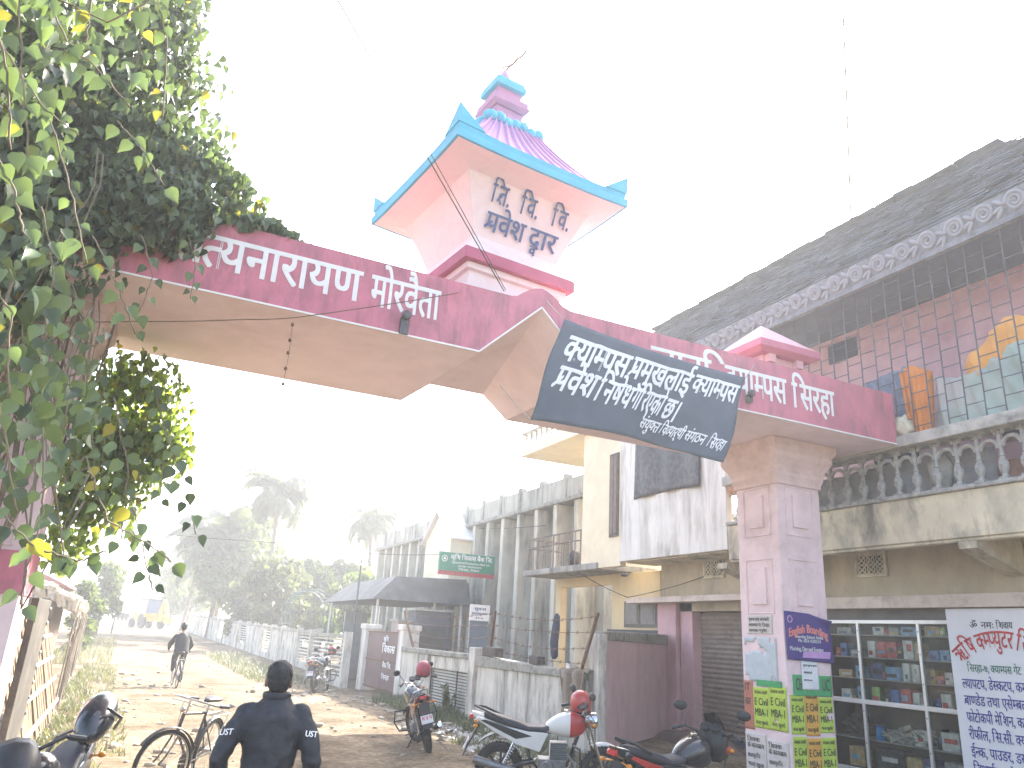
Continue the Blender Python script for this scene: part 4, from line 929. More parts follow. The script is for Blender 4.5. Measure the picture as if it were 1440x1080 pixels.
def tree(name,label,x,y,h,rad_,seed,n=2200,ls=.22,m=None,low=.12,cat='tree',group='trees beyond the far wall'):
    R=random.Random(seed); z0=gz(x,y)
    o=thing(name,label,cat,(x,y,z0-.05),group=group)
    q=MB(); tr=.05+.02*h; q.tube([(0,0,0),(.1*R.uniform(-1,1),.1*R.uniform(-1,1),h*.25),(.2*R.uniform(-1,1),.2*R.uniform(-1,1),h*.55),(0,0,h*.85)],[tr,tr*.8,tr*.5,tr*.15],8)
    lobes=[]
    for k in range(9):
        a=R.uniform(0,2*pi); rr=rad_*R.uniform(.25,.75); zz=h*R.uniform(low+.12,.86)
        f=1-.55*abs(zz/h-.5); c=Vector((cos(a)*rr*f,sin(a)*rr*f,zz)); lobes.append((c,rad_*R.uniform(.32,.55)))
        q.tube([(0,0,zz*.6),tuple(c*.6+Vector((0,0,zz*.28))),tuple(c)],[tr*.45,tr*.3,tr*.08],5)
    lobes.append((Vector((0,0,h*.85)),rad_*.38)); q.build('trunk',M_BARK,o,smooth='all')
    l=MB(); vs=[]; fs=[]
    for i in range(n):
        c,r=R.choice(lobes); v=rndv(R); v.normalize(); v*=R.uniform(.45,1.08)
        p=c+Vector((v.x*r,v.y*r,v.z*r*.85))
        if p.z<.05: continue
        s_=ls*R.uniform(.6,1.4); u=rndv(R).normalized(); w_=u.cross(rndv(R)).normalized()
        b=len(vs); vs+=[p-u*s_,p+w_*s_*.5,p+u*s_,p-w_*s_*.5]; fs.append((b,b+1,b+2,b+3))
    l.add(vs,fs); l.build('crown',m or M_LEAF,o); return o
TR=[(238,102,12,4,'tall hazy tree farthest left behind the far wall'),(262,90,13,4.2,'hazy bushy tree left of the big palm cluster'),(300,66,11,4,'broad hazy tree under the drooping palm fronds'),(335,62,10,3.8,'leafy tree directly left of the tall palm trunk'),(392,50,6.2,2.6,'yellowish bushy tree just right of the tall palm trunk'),(425,56,6.6,3.0,'rounded dusty tree behind the arched trellis'),(468,60,6.8,3.2,'dusty tree between the two tall palms'),(505,52,5.4,2.6,'low dense tree beside the bank gate'),(545,64,6.4,3.0,'pale tree behind the left end of the bank awning'),(640,66,13.5,4.6,'tall faint tree rising behind the bank roof'),(352,56,4.4,2.2,'low shrubby tree over the slatted wall panels')]
for k,(px,d,h,r,lb) in enumerate(TR):
    x,y=at(px,d); tree('bushy_tree',lb,x,y,h,r,20+k,n=2600,ls=.2+.0022*d,m=M_LEAF if k%2 else M_LEAFD)
x,y=at(138,52); tree('bushy_tree','dark slim tree at the left roadside beyond the bamboo fence',x,y,5.4,1.5,70,n=2000,ls=.2,m=M_LEAF,group='roadside greenery on the left')
x,y=at(112,38); tree('bushy_tree','bushy green shrub leaning over the left mesh fence',x,y,3.6,1.2,71,n=1500,ls=.15,m=M_LEAF,low=.02,cat='shrub',group='roadside greenery on the left')
def palm(label,px,d,h,seed,fl=2.6,nf=20,name='palm_tree',tr=.17,droop=1.0,nl=24):
    x,y=at(px,d); R=random.Random(seed); z0=gz(x,y)
    o=thing(name,label,'palm',(x,y,z0-.05),group='palms beyond the far wall')
    q=MB(); pts=[];rs=[]
    for i in range(12): t=i/11; pts.append((.35*sin(t*1.4+seed),.25*sin(t*2+seed*2),h*t)); rs.append(tr*(1.35-.6*t)*(1+.06*(i%2)))
    q.tube(pts,rs,9); q.build('trunk',M_BARK,o,smooth='all')
    top=Vector(pts[-1]); l=MB()
    for k in range(nf):
        a=2*pi*k/nf*2.4+R.uniform(-.2,.2); el=R.uniform(-.35,1.25); L_=fl*R.uniform(.8,1.15)
        dirh=Vector((cos(a),sin(a),0)); p=top.copy(); rp=[p.copy()]; e=el
        for i in range(9):
            p=p+(dirh*cos(e)+Vector((0,0,sin(e))))*(L_/9); e-=droop*(.12+.05*i)*.9; rp.append(p.copy())
        l.tube(rp,[.035*(1-i/10.5) for i in range(10)],4)
        side=dirh.cross(Vector((0,0,1)))
        for i in range(nl):
            t=.12+.86*i/nl; f=t*9; j=min(int(f),8); b=rp[j].lerp(rp[j+1],f-j); tg=(rp[j+1]-rp[j]).normalized()
            ln=fl*.30*sin(pi*min(1,.18+t*.82))*R.uniform(.8,1.1)
            for s_ in (-1,1):
                dv=(side*s_*.8+tg*.55-Vector((0,0,.35))).normalized(); e1=b+dv*ln-Vector((0,0,ln*.25)); w_=tg*.075*(fl/2.6)
                l.add([b-w_,b+w_,e1],[(0,1,2)])
    l.build('fronds',M_PALM,o); return o
palm('tall coconut palm with a full ragged crown right of the road',372,57,11.5,3,3.9,48,nl=34)
palm('second tall palm left of the bank building',512,61,10.4,9,3.3,34,nl=30)
palm('broad low palm with long drooping fronds over the road end',300,64,8.2,5,5.8,44,droop=.7,nl=44)
palm('short palm behind the digger at the end of the road',258,78,5.6,6,3.6,20)
# arched trellis inside the wall
o=thing('arched_trellis','faint iron arched trellis behind the far wall',  'trellis',(*at(437,40),0)); q=MB()
for y in (0,1.2,2.4): q.ring((0,y,2.6),1.15,.04,(0,1,0),16,5,0,pi) ; q.tube([(-1.15,y,0),(-1.15,y,2.6)],.04,5); q.tube([(1.15,y,0),(1.15,y,2.6)],.04,5)
for i in range(9): a=pi*i/8; q.tube([(1.15*cos(a),0,2.6+1.15*sin(a)),(1.15*cos(a),2.4,2.6+1.15*sin(a))],.025,4)
for i in range(5): q.tube([(-1.15,0,.5+.5*i),(-1.15,2.4,.5+.5*i)],.025,4)
q.build('iron_arch',mat('green iron',(.12,.16,.14),.7,.2,4),o)
# backhoe loader at the end of the road
x,y=at(212,80); zt_=gz(x,y)
bh=thing('backhoe_loader','yellow and dark blue backhoe loader parked at the far end of the road','digger',(x,y,zt_),rotz=.35)
M_YM=mat('machine yellow',(.62,.34,.03),.5,.1,3); M_TY=mat('tyre rubber',(.025,.025,.026),.85,.2,20,.2,60)
q=MB(); q.box(-1.1,1.1,-.9,1.6,.7,1.5); q.box(-.75,.75,1.6,3.2,.8,1.7); q.build('chassis',M_YM,bh,bevel=.06)
q=MB(); q.add([(-.95,-.85,1.5),(.95,-.85,1.5),(.95,1.2,1.5),(-.95,1.2,1.5),(-.8,-.6,2.85),(.8,-.6,2.85),(.8,1.0,2.85),(-.8,1.0,2.85)],[(0,1,5,4),(1,2,6,5),(2,3,7,6),(3,0,4,7),(4,5,6,7)]); q.build('cab_glass',mat('blue cab glass',(.10,.15,.26),.2),bh)
q=MB(); q.box(-.9,.9,-.75,1.1,2.852,2.98); 
for sx in (-.86,.86):
    q.bar((sx*1.08,-.86,1.5),(sx*.92,-.62,2.85),.08,.08); q.bar((sx*1.08,1.2,1.5),(sx*.92,1.0,2.85),.08,.08)
q.build('cab_frame',mat('machine dark',(.05,.05,.055),.6),bh)
q=MB(); q.bar((.3,-1.0,1.1),(.5,-1.7,2.9),.3,.34); q.bar((.5,-1.7,2.9),(.75,-2.3,1.2),.22,.26); q.build('boom_arm',M_YM,bh,bevel=.03)
q=MB(); q.add([(.4,-2.6,1.25),(1.1,-2.6,1.25),(1.1,-2.0,1.25),(.4,-2.0,1.25),(.4,-2.5,.6),(1.1,-2.5,.6),(1.1,-2.1,.75),(.4,-2.1,.75)],[(0,1,5,4),(1,2,6,5),(2,3,7,6),(3,0,4,7),(4,5,6,7)]); q.build('bucket',M_YM,bh)
for sx,yy,r in ((-1.0,-.3,.72),(1.0,-.3,.72),(-.9,2.5,.5),(.9,2.5,.5)):
    q=MB(); q.lathe([(r*.5,-.2),(r*.9,-.22),(r,-.15),(r,.15),(r*.9,.22),(r*.5,.2)],(sx,yy,r),20,(1,0,0)); q.m(1); q.lathe([(r*.5,-.12),(r*.5,.12)],(sx,yy,r),14,(1,0,0)); q.build('wheel',[M_TY,M_YM],bh,smooth=True)
# bamboo screen at the left roadside
bf=thing('bamboo_screen','pale split bamboo screen tied with white strips beside the left pillar','fence',(-.85,15,0),world=True)
R_=random.Random(4); q=MB(); y=11.55; LT=math.tan(rad(17))      # the screen leans back from the road
while y<18.4:
    wd=R_.uniform(.10,.17); zt2=1.66+R_.uniform(-.1,.12); q.obox((-.86-LT*zt2/2+R_.uniform(-.02,.02),y+wd/2,zt2/2),(.025,wd*.94,zt2*1.03),(R_.uniform(-.015,.015),-rad(17)+R_.uniform(-.01,.01),R_.uniform(-.08,.08))); y+=wd
    if R_.random()<.5: q.obox((-.9-LT*zt2,y,zt2+.02),(.02,.02,.3),(R_.uniform(-.1,.1),-rad(17),0))
q.build('split_bamboo',mat('split bamboo',(.18,.125,.07),.85,.25,5,.3,20,stain=(.16,.10,.05),stain_amt=.8,stain_scale=4,streak=.15),bf)
for z in (.22,.62,1.0,1.40): q=MB(); q.obox((-.822-LT*z,15,z),(.02,6.8,.055),(0,-rad(17),0)); q.build('tie_strip',mat('white plastic strip',(.72,.70,.62),.7,.1,6),bf)
dl=thing('wooden_door_leaf','dark studded door leaf standing open beside the left pillar','door',(-.9,10.6,0),world=True)
q=MB(); q.box(-.93,-.86,9.86,11.45,.02,1.95); q.build('leaf',mat('dark door boards',(.05,.042,.035),.8,.3,5,.2,20,stain=(.2,.18,.12),stain_amt=.6,stain_scale=2),dl,bevel=.01)
q=MB()
for i in range(11): q.ell((-.85,11.38,.15+.17*i),.015,.025,.025,8,5)
q.build('studs',M_ALU,dl)
# mesh fence with bamboo stakes further on
mf=thing('stake_fence','thin stake and wire mesh fence with weeds on the left verge','fence',(-1.2,28,0),world=True)
R_=random.Random(6); q=MB()
for i in range(46):
    y=18.6+.5*i; x=-.9-.03*(y-18.6)*1.0+R_.uniform(-.05,.05); z=gz(x,y); q.tube([(x,y,z-.05),(x+R_.uniform(-.06,.06),y+R_.uniform(-.1,.1),z+R_.uniform(1.2,1.9))],.018,5)
q.build('stakes',mat('grey stakes',(.22,.19,.14),.95,.3,6),mf)
q=MB()
for k in range(6): q.tube([(-.9-.03*(.5*i),18.6+.5*i,gz(-1,18.6+.5*i)+.25+.24*k+.04*sin(i*1.7+k)) for i in range(46)],.008,4)
for i in range(90): y=18.6+.25*i; x=-.9-.03*(y-18.6); z=gz(x,y); q.tube([(x,y,z+.1),(x+.02,y+.12,z+1.5)],.006,3)
q.build('wire_mesh',M_RUST,mf)
# thatched hut and tin roofed house on the left
hut=thing('thatched_hut','small hut with a ragged pale thatched roof behind the bamboo screen','hut',(-3.0,28,0),world=True)
q=MB(); q.box(-4.6,-1.9,26.5,30.5,-.1,2.2); q.build('mud_wall',mat('dark mud wall',(.16,.12,.09),.95,.2,4),hut)
R_=random.Random(12)
def th(u,v):
    x=-5.2+3.9*u; y=25.7+5.4*v; z=3.25-abs(u-.35)*1.75+.05*sin(v*31)+.04*sin(u*40+v*17); return Vector((x,y,z-(.12*abs(sin(v*23)) if u>.97 or v<.03 else 0)))
q=MB(); q.sheet(30,24,th)
for i in range(500):
    u=R_.choice((R_.uniform(.9,1.0),R_.random())); v=R_.random() if u>.9 else R_.uniform(0,.06); p=th(u,v); q.obox(p+Vector((.05,-.03,-.10)),(.03,.03,.30),(R_.uniform(-.3,.3),R_.uniform(-.6,.1),R_.uniform(0,3)))
q.build('thatch',mat('bleached thatch',(.55,.48,.37),.95,.25,9,.5,30),hut,solid=.1)
tinh=thing('tin_roofed_house','low house with a red tin roof and slatted walls behind the hut','house',(-5.5,44,0),world=True)
q=MB(); q.box(-8.2,-3.2,41,48,-.1,3.1); q.build('wall',mat('slatted wall',(.36,.33,.28),.9,.3,2,.2,10,stain=(.1,.09,.08),stain_amt=.8,stain_scale=3,streak=.1),tinh)
q=MB(); q.add([(-8.8,40.4,3.0),(-2.6,40.4,3.0),(-2.6,48.6,3.0),(-8.8,48.6,3.0),(-5.6,40.4,4.3),(-5.6,48.6,4.3)],[(0,4,5,3),(4,1,2,5),(0,1,4),(3,5,2)]); q.build('tin_roof',mat('red tin',(.36,.12,.10),.6,.15,3),tinh,solid=.05)
q=MB()
for i in range(22): q.obox((-8+.23*i,40.98,1.55),(.05,.03,3.1),(0,.12,0))
q.build('slats',M_GREYL,tinh)
# ------------------------------------------------------------------ motorcycles, bicycles and helmets
M_BLK=mat('black plastic',(.022,.022,.025),.45,.15,10); M_CHR=mat('chrome',(.6,.6,.6),.18,.05,8,metal=1); M_ENG=mat('engine alloy',(.20,.20,.20),.45,.3,14,.2,30,metal=.6)
M_SEAT=mat('seat vinyl',(.03,.033,.045),.5,.15,6,.1,40); M_LENS=mat('lamp lens',(.30,.32,.34),.2,.05,5); M_TAIL=mat('red lens',(.45,.02,.02),.2,.05,5); M_AMB=mat('amber lens',(.6,.22,.02),.25)
M_PLATE=mat('white plate',(.6,.62,.64),.5)
def wheel(mb_unused,name,root,x,z,r,tw,spokes,disc,steer=0,parent_off=None):
    W=bpy.data.objects.new(name,None); COL.objects.link(W); W.parent=root; W.location=(x,0,z); W.rotation_euler=(0,0,steer)
    q=MB(); q.ring((0,0,0),r-tw*.5,tw*.5,(0,1,0),36,10,sq=.9)
    for i in range(40):
        a=2*pi*i/40; q.obox(((r+.001)*cos(a),0,(r+.001)*sin(a)),(.012,tw*.5,.012),(0,-a,0))
    q.build('tyre',M_TY,W,smooth=True)
    q=MB(); q.ring((0,0,0),r-tw*1.02,.013,(0,1,0),32,6,sq=2.0); q.lathe([(.035,-.05),(.04,-.03),(.04,.03),(.035,.05)],(0,0,0),12,(0,1,0))
    if spokes:
        for i in range(spokes): 
            a=2*pi*i/spokes; b=a+.35*(1 if i%2 else -1); q.tube([(.035*cos(b),.03*(1 if i%4<2 else -1),.035*sin(b)),((r-tw*1.02)*cos(a),0,(r-tw*1.02)*sin(a))],.0022,3)
    else:
        for i in range(5):
            a=2*pi*i/5
            for s_ in (-.22,.22): q.bar((.04*cos(a),0,.04*sin(a)),((r-tw)*cos(a+s_),0,(r-tw)*sin(a+s_)),.03,.022,(0,1,0))
    if disc: q.ring((0,.05,0),.10,.022,(0,1,0),24,4,sq=.12)
    q.build('rim',M_CHR if spokes else M_BLK,W,smooth=True); return W
def motorcycle(label,loc,heading,lean,tankm,panelm,tailm,fairing='round',steer=.3,guard=True,exh=M_CHR,plate='बा १२ प',stripe=None,accent=None,bare=False):
    o=thing('parked_motorcycle',label,'motorcycle',loc,0,'motorcycles parked beside the road'); o.rotation_euler=(lean,0,heading); o.rotation_mode='XYZ'
    wb=.64; r=.30
    wheel(None,'rear_wheel',o,-wb,r,r,.11,0,False); wheel(None,'front_wheel',o,wb,r,r,.09,0,True,steer)
    q=MB(); q.tube([(.38,0,.86),(.30,0,.62),(.20,0,.36),(-.15,0,.30),(-.28,0,.45),(-.30,0,.66)],.022,7); q.tube([(.40,0,.84),(0,0,.74),(-.32,0,.72),(-.85,0,.80)],.02,7)
    for s_ in (-.07,.07): q.tube([(-.22,s_,.40),(-wb,s_*1.2,.30)],.02,6)
    q.tube([(-.1,.12,.28),(.02,.26,.25)],.012,5); q.tube([(-.1,-.12,.28),(.02,-.26,.25)],.012,5); q.tube([(-.25,.12,.3),(-.12,.3,.03)],.013,5)
    q.build('frame',M_BLK,o,smooth=True)
    for s_ in (-.10,.10):
        q=MB(); q.tube([(-wb+.02,s_*1.1,.32),(-.45,s_,.68)],.012,6)
        q.tube([(-wb+.02+.06*.2+.0*i,s_*1.1,.36) for i in range(2)],.01,5)
        for i in range(9): t=i/8; q.ring((-wb+.05+.14*t,s_*1.08,.38+.22*t),.03,.007,(.5,0,.8),12,5)
        q.build('shock_absorber',M_CHR,o,smooth=True)
    q=MB(); q.box(-.16,.18,-.11,.11,.26,.44); 
    for i in range(8): q.box(-.02,.20,-.085,.085,.45+.024*i,.462+.024*i)
    q.lathe([(.09,-.16),(.10,-.13),(.10,.13),(.09,.16)],(-.06,0,.33),16,(0,1,0)); q.build('engine',M_ENG,o,bevel=.012)
    q=MB(); q.tube([(.20,-.06,.5),(.30,-.10,.38),(.22,-.13,.22),(-.15,-.15,.22),(-.35,-.17,.27)],.022,8); q.tube([(-.35,-.17,.27),(-.45,-.18,.30),(-.95,-.20,.42),(-.97,-.20,.425)],[.03,.048,.05,.035],12); q.build('exhaust',exh,o,smooth=True)
    # tank: lofted rings along x
    rings=[]
    for x,w_,z0,z1 in ((-.10,.07,.74,.82),(-.02,.11,.73,.90),(.10,.145,.70,.97),(.22,.16,.68,1.0),(.32,.14,.70,.99),(.40,.09,.74,.94),(.43,.04,.80,.90)):
        zm=(z0+z1)/2; hz_=(z1-z0)/2; rings.append([(x,w_*(abs(cos(a))**.75)*(1 if cos(a)>0 else -1),zm+hz_*(abs(sin(a))**.75)*(1 if sin(a)>0 else -1)) for a in [2*pi*i/18 for i in range(18)]])
    q=MB(); q.loft(rings); tk=q.build('fuel_tank',tankm,o,smooth='all',sub=1)
    q=MB(); q.lathe([(.035,0),(.035,.012),(.02,.018)],(.18,0,1.0),14); q.build('fuel_cap',M_CHR,tk,smooth=True)
    if stripe:
        tk.data.materials.append(stripe)
        for p_ in tk.data.polygons:
            if p_.center.x>.2: p_.material_index=1
    rings=[]
    for x,w_,z0,z1 in ((-.02,.09,.76,.84),(-.12,.12,.74,.815),(-.3,.14,.74,.815),(-.42,.13,.76,.86),(-.6,.12,.80,.90),(-.78,.09,.85,.935),(-.86,.06,.88,.94)):
        zm=(z0+z1)/2; hz_=(z1-z0)/2; rings.append([(x,w_*(abs(cos(a))**.6)*(1 if cos(a)>0 else -1),zm+hz_*(abs(sin(a))**.7)*(1 if sin(a)>0 else -1)) for a in [2*pi*i/16 for i in range(16)]])
    q=MB(); q.loft(rings); q.build('seat',M_SEAT,o,smooth='all')
    for s_ in (-1,1):
        q=MB(); q.prism([(-.05,.74),(-.35,.76),(-.62,.80),(-.93,.90),(-.97,.87),(-.72,.72),(-.40,.58),(-.15,.52)],(0,s_*.125,0),(1,0,0),(0,0,1),(0,-s_*.05,0)); q.build('side_panel',panelm,o,bevel=.015)
        if accent: q=MB(); q.prism([(-.25,.70),(-.85,.865),(-.9,.85),(-.45,.66)],(0,s_*.127,0),(1,0,0),(0,0,1),(0,s_*.004,0)); q.build('side_stripe',accent,o)
    q=MB(); q.tube([(-.62,.13,.88),(-.85,.12,.97),(-.98,0,1.0),(-.85,-.12,.97),(-.62,-.13,.88)],.014,7); q.build('grab_rail',M_CHR if exh is M_CHR else M_BLK,o,smooth=True)
    q=MB(); q.loft([[(-.84,-.085,.80),(-.84,.085,.80),(-.86,.09,.91),(-.86,-.09,.91)],[(-1.0,-.05,.88),(-1.0,.05,.88),(-1.02,.05,.94),(-1.02,-.05,.94)]]); q.build('tail_cowl',tailm,o,bevel=.012)
    q=MB(); q.loft([[(-1.0,-.06,.85),(-1.0,.06,.85),(-1.0,.06,.91),(-1.0,-.06,.91)],[(-1.05,-.04,.86),(-1.05,.04,.86),(-1.04,.04,.90),(-1.04,-.04,.90)]]); q.build('tail_light',M_TAIL,o,bevel=.01)
    q=MB()
    for i in range(9): 
        pass
    pts=[(-.62+.40*cos(a),0,.30+.40*sin(a)) for a in [pi*.45+ .12*i*1.0 for i in range(9)]]
    q.loft([[(p[0],-.07,p[2]) for p in pts],[(p[0],.07,p[2]) for p in pts]],closed=False,cap=False); q.add([(-.92,-.08,.80),(-.92,.08,.80),(-1.10,.075,.42),(-1.10,-.075,.42)],[(0,1,2,3)]); rf=q.build('rear_fender',M_BLK,o,solid=.012)
    q=MB(); q.obox((-1.07,0,.56),(.008,.19,.13),(0,.44,0)); q.build('number_plate',M_PLATE,rf)
    q=MB(); letters(q,plate,(-1.082,.08,.555),(0,-1,0),(.42,0,.9),.05,width=.16,off=.02,lift=.003); q.build('plate_lettering',M_TAIL,rf)
    for s_ in (-1,1): q=MB(); q.tube([(-.93,s_*.05,.80),(-.95,s_*.14,.79)],.008,5); q.ell((-.96,s_*.165,.79),.03,.03,.022,10,6); q.build('indicator',M_AMB,o,smooth=True)
    # fork, bar, lamp turn with the steering
    F=bpy.data.objects.new('front_fork',None); COL.objects.link(F); F.parent=o; F.location=(wb,0,r); F.rotation_euler=(0,0,steer)
    q=MB()
    for s_ in (-.085,.085): q.tube([(0,s_,0),(-.13,s_,.34)],.024,8); q.tube([(-.13,s_,.34),(-.24,s_,.66)],.018,8)
    q.box(-.28,-.18,-.11,.11,.60,.63); q.build('fork_tube',M_CHR,F,smooth=True)
    q=MB(); pts=[((r+.045)*cos(a),0,(r+.045)*sin(a)) for a in [pi*.18+.13*i for i in range(12)]]; q.loft([[(p[0],-.06,p[2]-.02) for p in pts],[(p[0],0,p[2]+.01) for p in pts],[(p[0],.06,p[2]-.02) for p in pts]],closed=False,cap=False); q.build('front_fender',tailm if fairing!='sport' else M_BLK,F,solid=.008,smooth='all')
    q=MB(); q.tube([(-.42,-.36,.72),(-.34,-.26,.76),(-.26,-.08,.70),(-.26,.08,.70),(-.34,.26,.76),(-.42,.36,.72)],.012,7); hb=q.build('handlebar',exh,F,smooth=True)
    for s_ in (-1,1):
        q=MB(); q.tube([(-.36,s_*.28,.752),(-.42,s_*.37,.72)],.019,8); q.build('grip',M_BLK,hb,smooth=True)
        if bare: continue
        q=MB(); q.tube([(-.35,s_*.24,.76),(-.30,s_*.30,.90)],.007,5); R=Matrix.Rotation(.2,3,'Z'); q.ell((-.29,s_*.34,.94),.02,.075,.05,14,8,R); q.build('mirror',M_BLK,hb,smooth=True)
        q=MB(); q.tube([(-.36,s_*.30,.735),(-.25,s_*.33,.735)],.006,4); q.tube([(-.28,s_*.2,.74),(-.16,s_*.12,.62),(-.12,s_*.08,.3)],.006,5); q.build('lever_and_cable',M_BLK,hb)
        q=MB(); q.tube([(-.2,s_*.09,.58),(-.19,s_*.16,.58)],.008,5); q.ell((-.185,s_*.185,.58),.028,.03,.022,10,6); q.build('indicator',M_AMB,F,smooth=True)
    if fairing=='round':
        q=MB(); q.lathe([(.02,-.10),(.08,-.07),(.105,0),(.11,.04)],(-.16,0,.60),20,(1,0,-.1)); hl=q.build('headlight',M_CHR,F,smooth=True); q=MB(); q.lathe([(.105,0),(.08,.025),(.0,.035)],(-.12,0,.596),20,(1,0,-.1)); q.build('headlight_lens',M_LENS,hl,smooth=True)
    else:
        ml=tailm if fairing=='bikini' else M_BLK
        rings=[]
        for x,w_,z0,z1 in ((-.30,.14,.46,.80),(-.18,.15,.44,.78),(-.06,.12,.44,.70),(.02,.06,.48,.60)):
            zm=(z0+z1)/2; hz_=(z1-z0)/2; rings.append([(x,w_*(abs(cos(a))**.7)*(1 if cos(a)>0 else -1),zm+hz_*sin(a)) for a in [2*pi*i/16 for i in range(16)]])
        q=MB(); q.loft(rings); hl=q.build('headlight_fairing',ml,F,smooth='all')
        q=MB(); q.ell((-.01,0,.54),.05,.05 if bare else .09,.05,16,9); q.build('headlight_lens',M_LENS,hl,smooth=True)
        if not bare: q=MB(); q.add([(-.14,-.11,.74),(-.14,.11,.74),(-.30,.08,.90),(-.30,-.08,.90),(-.10,0,.76),(-.27,0,.92)],[(0,4,5,3),(4,1,2,5)]); 
        if not bare: q.build('windscreen',mat('smoked screen',(.02,.022,.026),.15),hl,solid=.005)
        if accent:
            q=MB()
            for s_ in (-1,1): q.ell((-.16,s_*.13,.58),.07,.03,.05,10,6)
            q.build('fairing_stripe',accent,hl,smooth=True)
    q=MB()
    if not bare: q.lathe([(.055,0),(.06,.03),(.055,.04)],(-.27,.055,.76),14,(-.6,0,.8)); q.lathe([(.055,0),(.06,.03),(.055,.04)],(-.27,-.055,.76),14,(-.6,0,.8)); q.build('gauges',M_BLK,F,smooth=True)
    if guard:
        q=MB(); 
        for s_ in (-1,1): q.tube([(.28,s_*.06,.60),(.32,s_*.34,.62),(.33,s_*.38,.45),(.30,s_*.32,.30),(.22,s_*.08,.28)],.014,7); q.tube([(.325,s_*.36,.46),(.27,s_*.06,.46)],.01,6)
        q.build('leg_guard',M_BLK,o,smooth=True)
    return o
def helmet(label,loc,col,rz=0,tilt=0):
    o=thing('helmet',label,'helmet',loc,rz); o.rotation_euler=(tilt,.15,rz)
    q=MB(); q.lathe([(.10,-.11),(.125,-.10),(.135,-.02),(.13,.05),(.105,.10),(.06,.135),(.0,.145)],n=24); q.v=[(x*1.12,y,z) for x,y,z in q.v]; q.build('shell',col,o,smooth='all')
    q=MB(); q.ring((0,0,.0),.136,.012,(0,0,1),20,6,-.9,.9,sq=4.0); q.v=[(x*1.12,y,z) for x,y,z in q.v]; q.build('visor',M_BLK,o,smooth=True)
    q=MB(); q.ring((0,0,-.105),.122,.012,(0,0,1),24,6); q.v=[(x*1.12,y,z) for x,y,z in q.v]; q.build('rubber_trim',M_BLK,o,smooth=True); return o
M_REDH=mat('scratched red helmet',(.42,.05,.045),.35,.15,6,coat=.3,chip=(.5,.3,.26),chip_amt=.4,chip_scale=12); M_REDH2=mat('dull red helmet',(.33,.06,.08),.45,.15,6)
M_SILV=mat('silver white paint',(.62,.60,.56),.3,.06,4,coat=.4); M_REDP=mat('red bike paint',(.42,.03,.03),.3,.1,5,coat=.4); M_BLKP=mat('gloss black paint',(.02,.022,.028),.22,.1,5,coat=.5)
motorcycle('white and red motorcycle parked side on below the brown cloth',(5.12,9.28,0),rad(-24),rad(5),M_SILV,M_SILV,M_SILV,'round',.25,True,M_ENG,'को ८ प',stripe=M_REDP,accent=M_BLK)
helmet('scratched red helmet hung on the mirror of the white and red motorcycle',(5.46,9.14,1.10),M_REDH,4.2)
motorcycle('dark maroon motorcycle seen from behind, leaning beside the compound wall',(4.95,13.45,0),rad(79),rad(-15),M_BLKP,mat('maroon paint',(.16,.03,.035),.35,.1,4,coat=.3),M_BLKP,'round',.35,True,M_CHR,'स ४ प')
helmet('dull red helmet with open visor on the bar of the maroon motorcycle',(5.02,13.95,1.22),M_REDH2,4.4)
motorcycle('black motorcycle with red accents half below the frame near the pillar',(5.22,6.84,0),rad(14),rad(4),M_BLKP,M_BLKP,M_BLKP,'sport',.25,False,M_BLK,'को १ प',accent=M_REDP)
motorcycle('distant dark motorcycle with a red tail lamp near the bank gate',(5.75,24.9,0),rad(60),rad(-8),M_BLKP,M_BLKP,M_SILV,'round',.3,True,M_CHR,'ज १ प')
helmet('faded red helmet on the handlebar of the distant motorcycle',(6.02,25.25,1.18),M_REDH2,1.2)
motorcycle('black motorcycle facing the camera in the lower left corner',(-.17,6.16,0),rad(-100),rad(9),M_BLKP,M_BLKP,M_BLKP,'sport',.2,False,M_BLK,'स ९ प',bare=True)
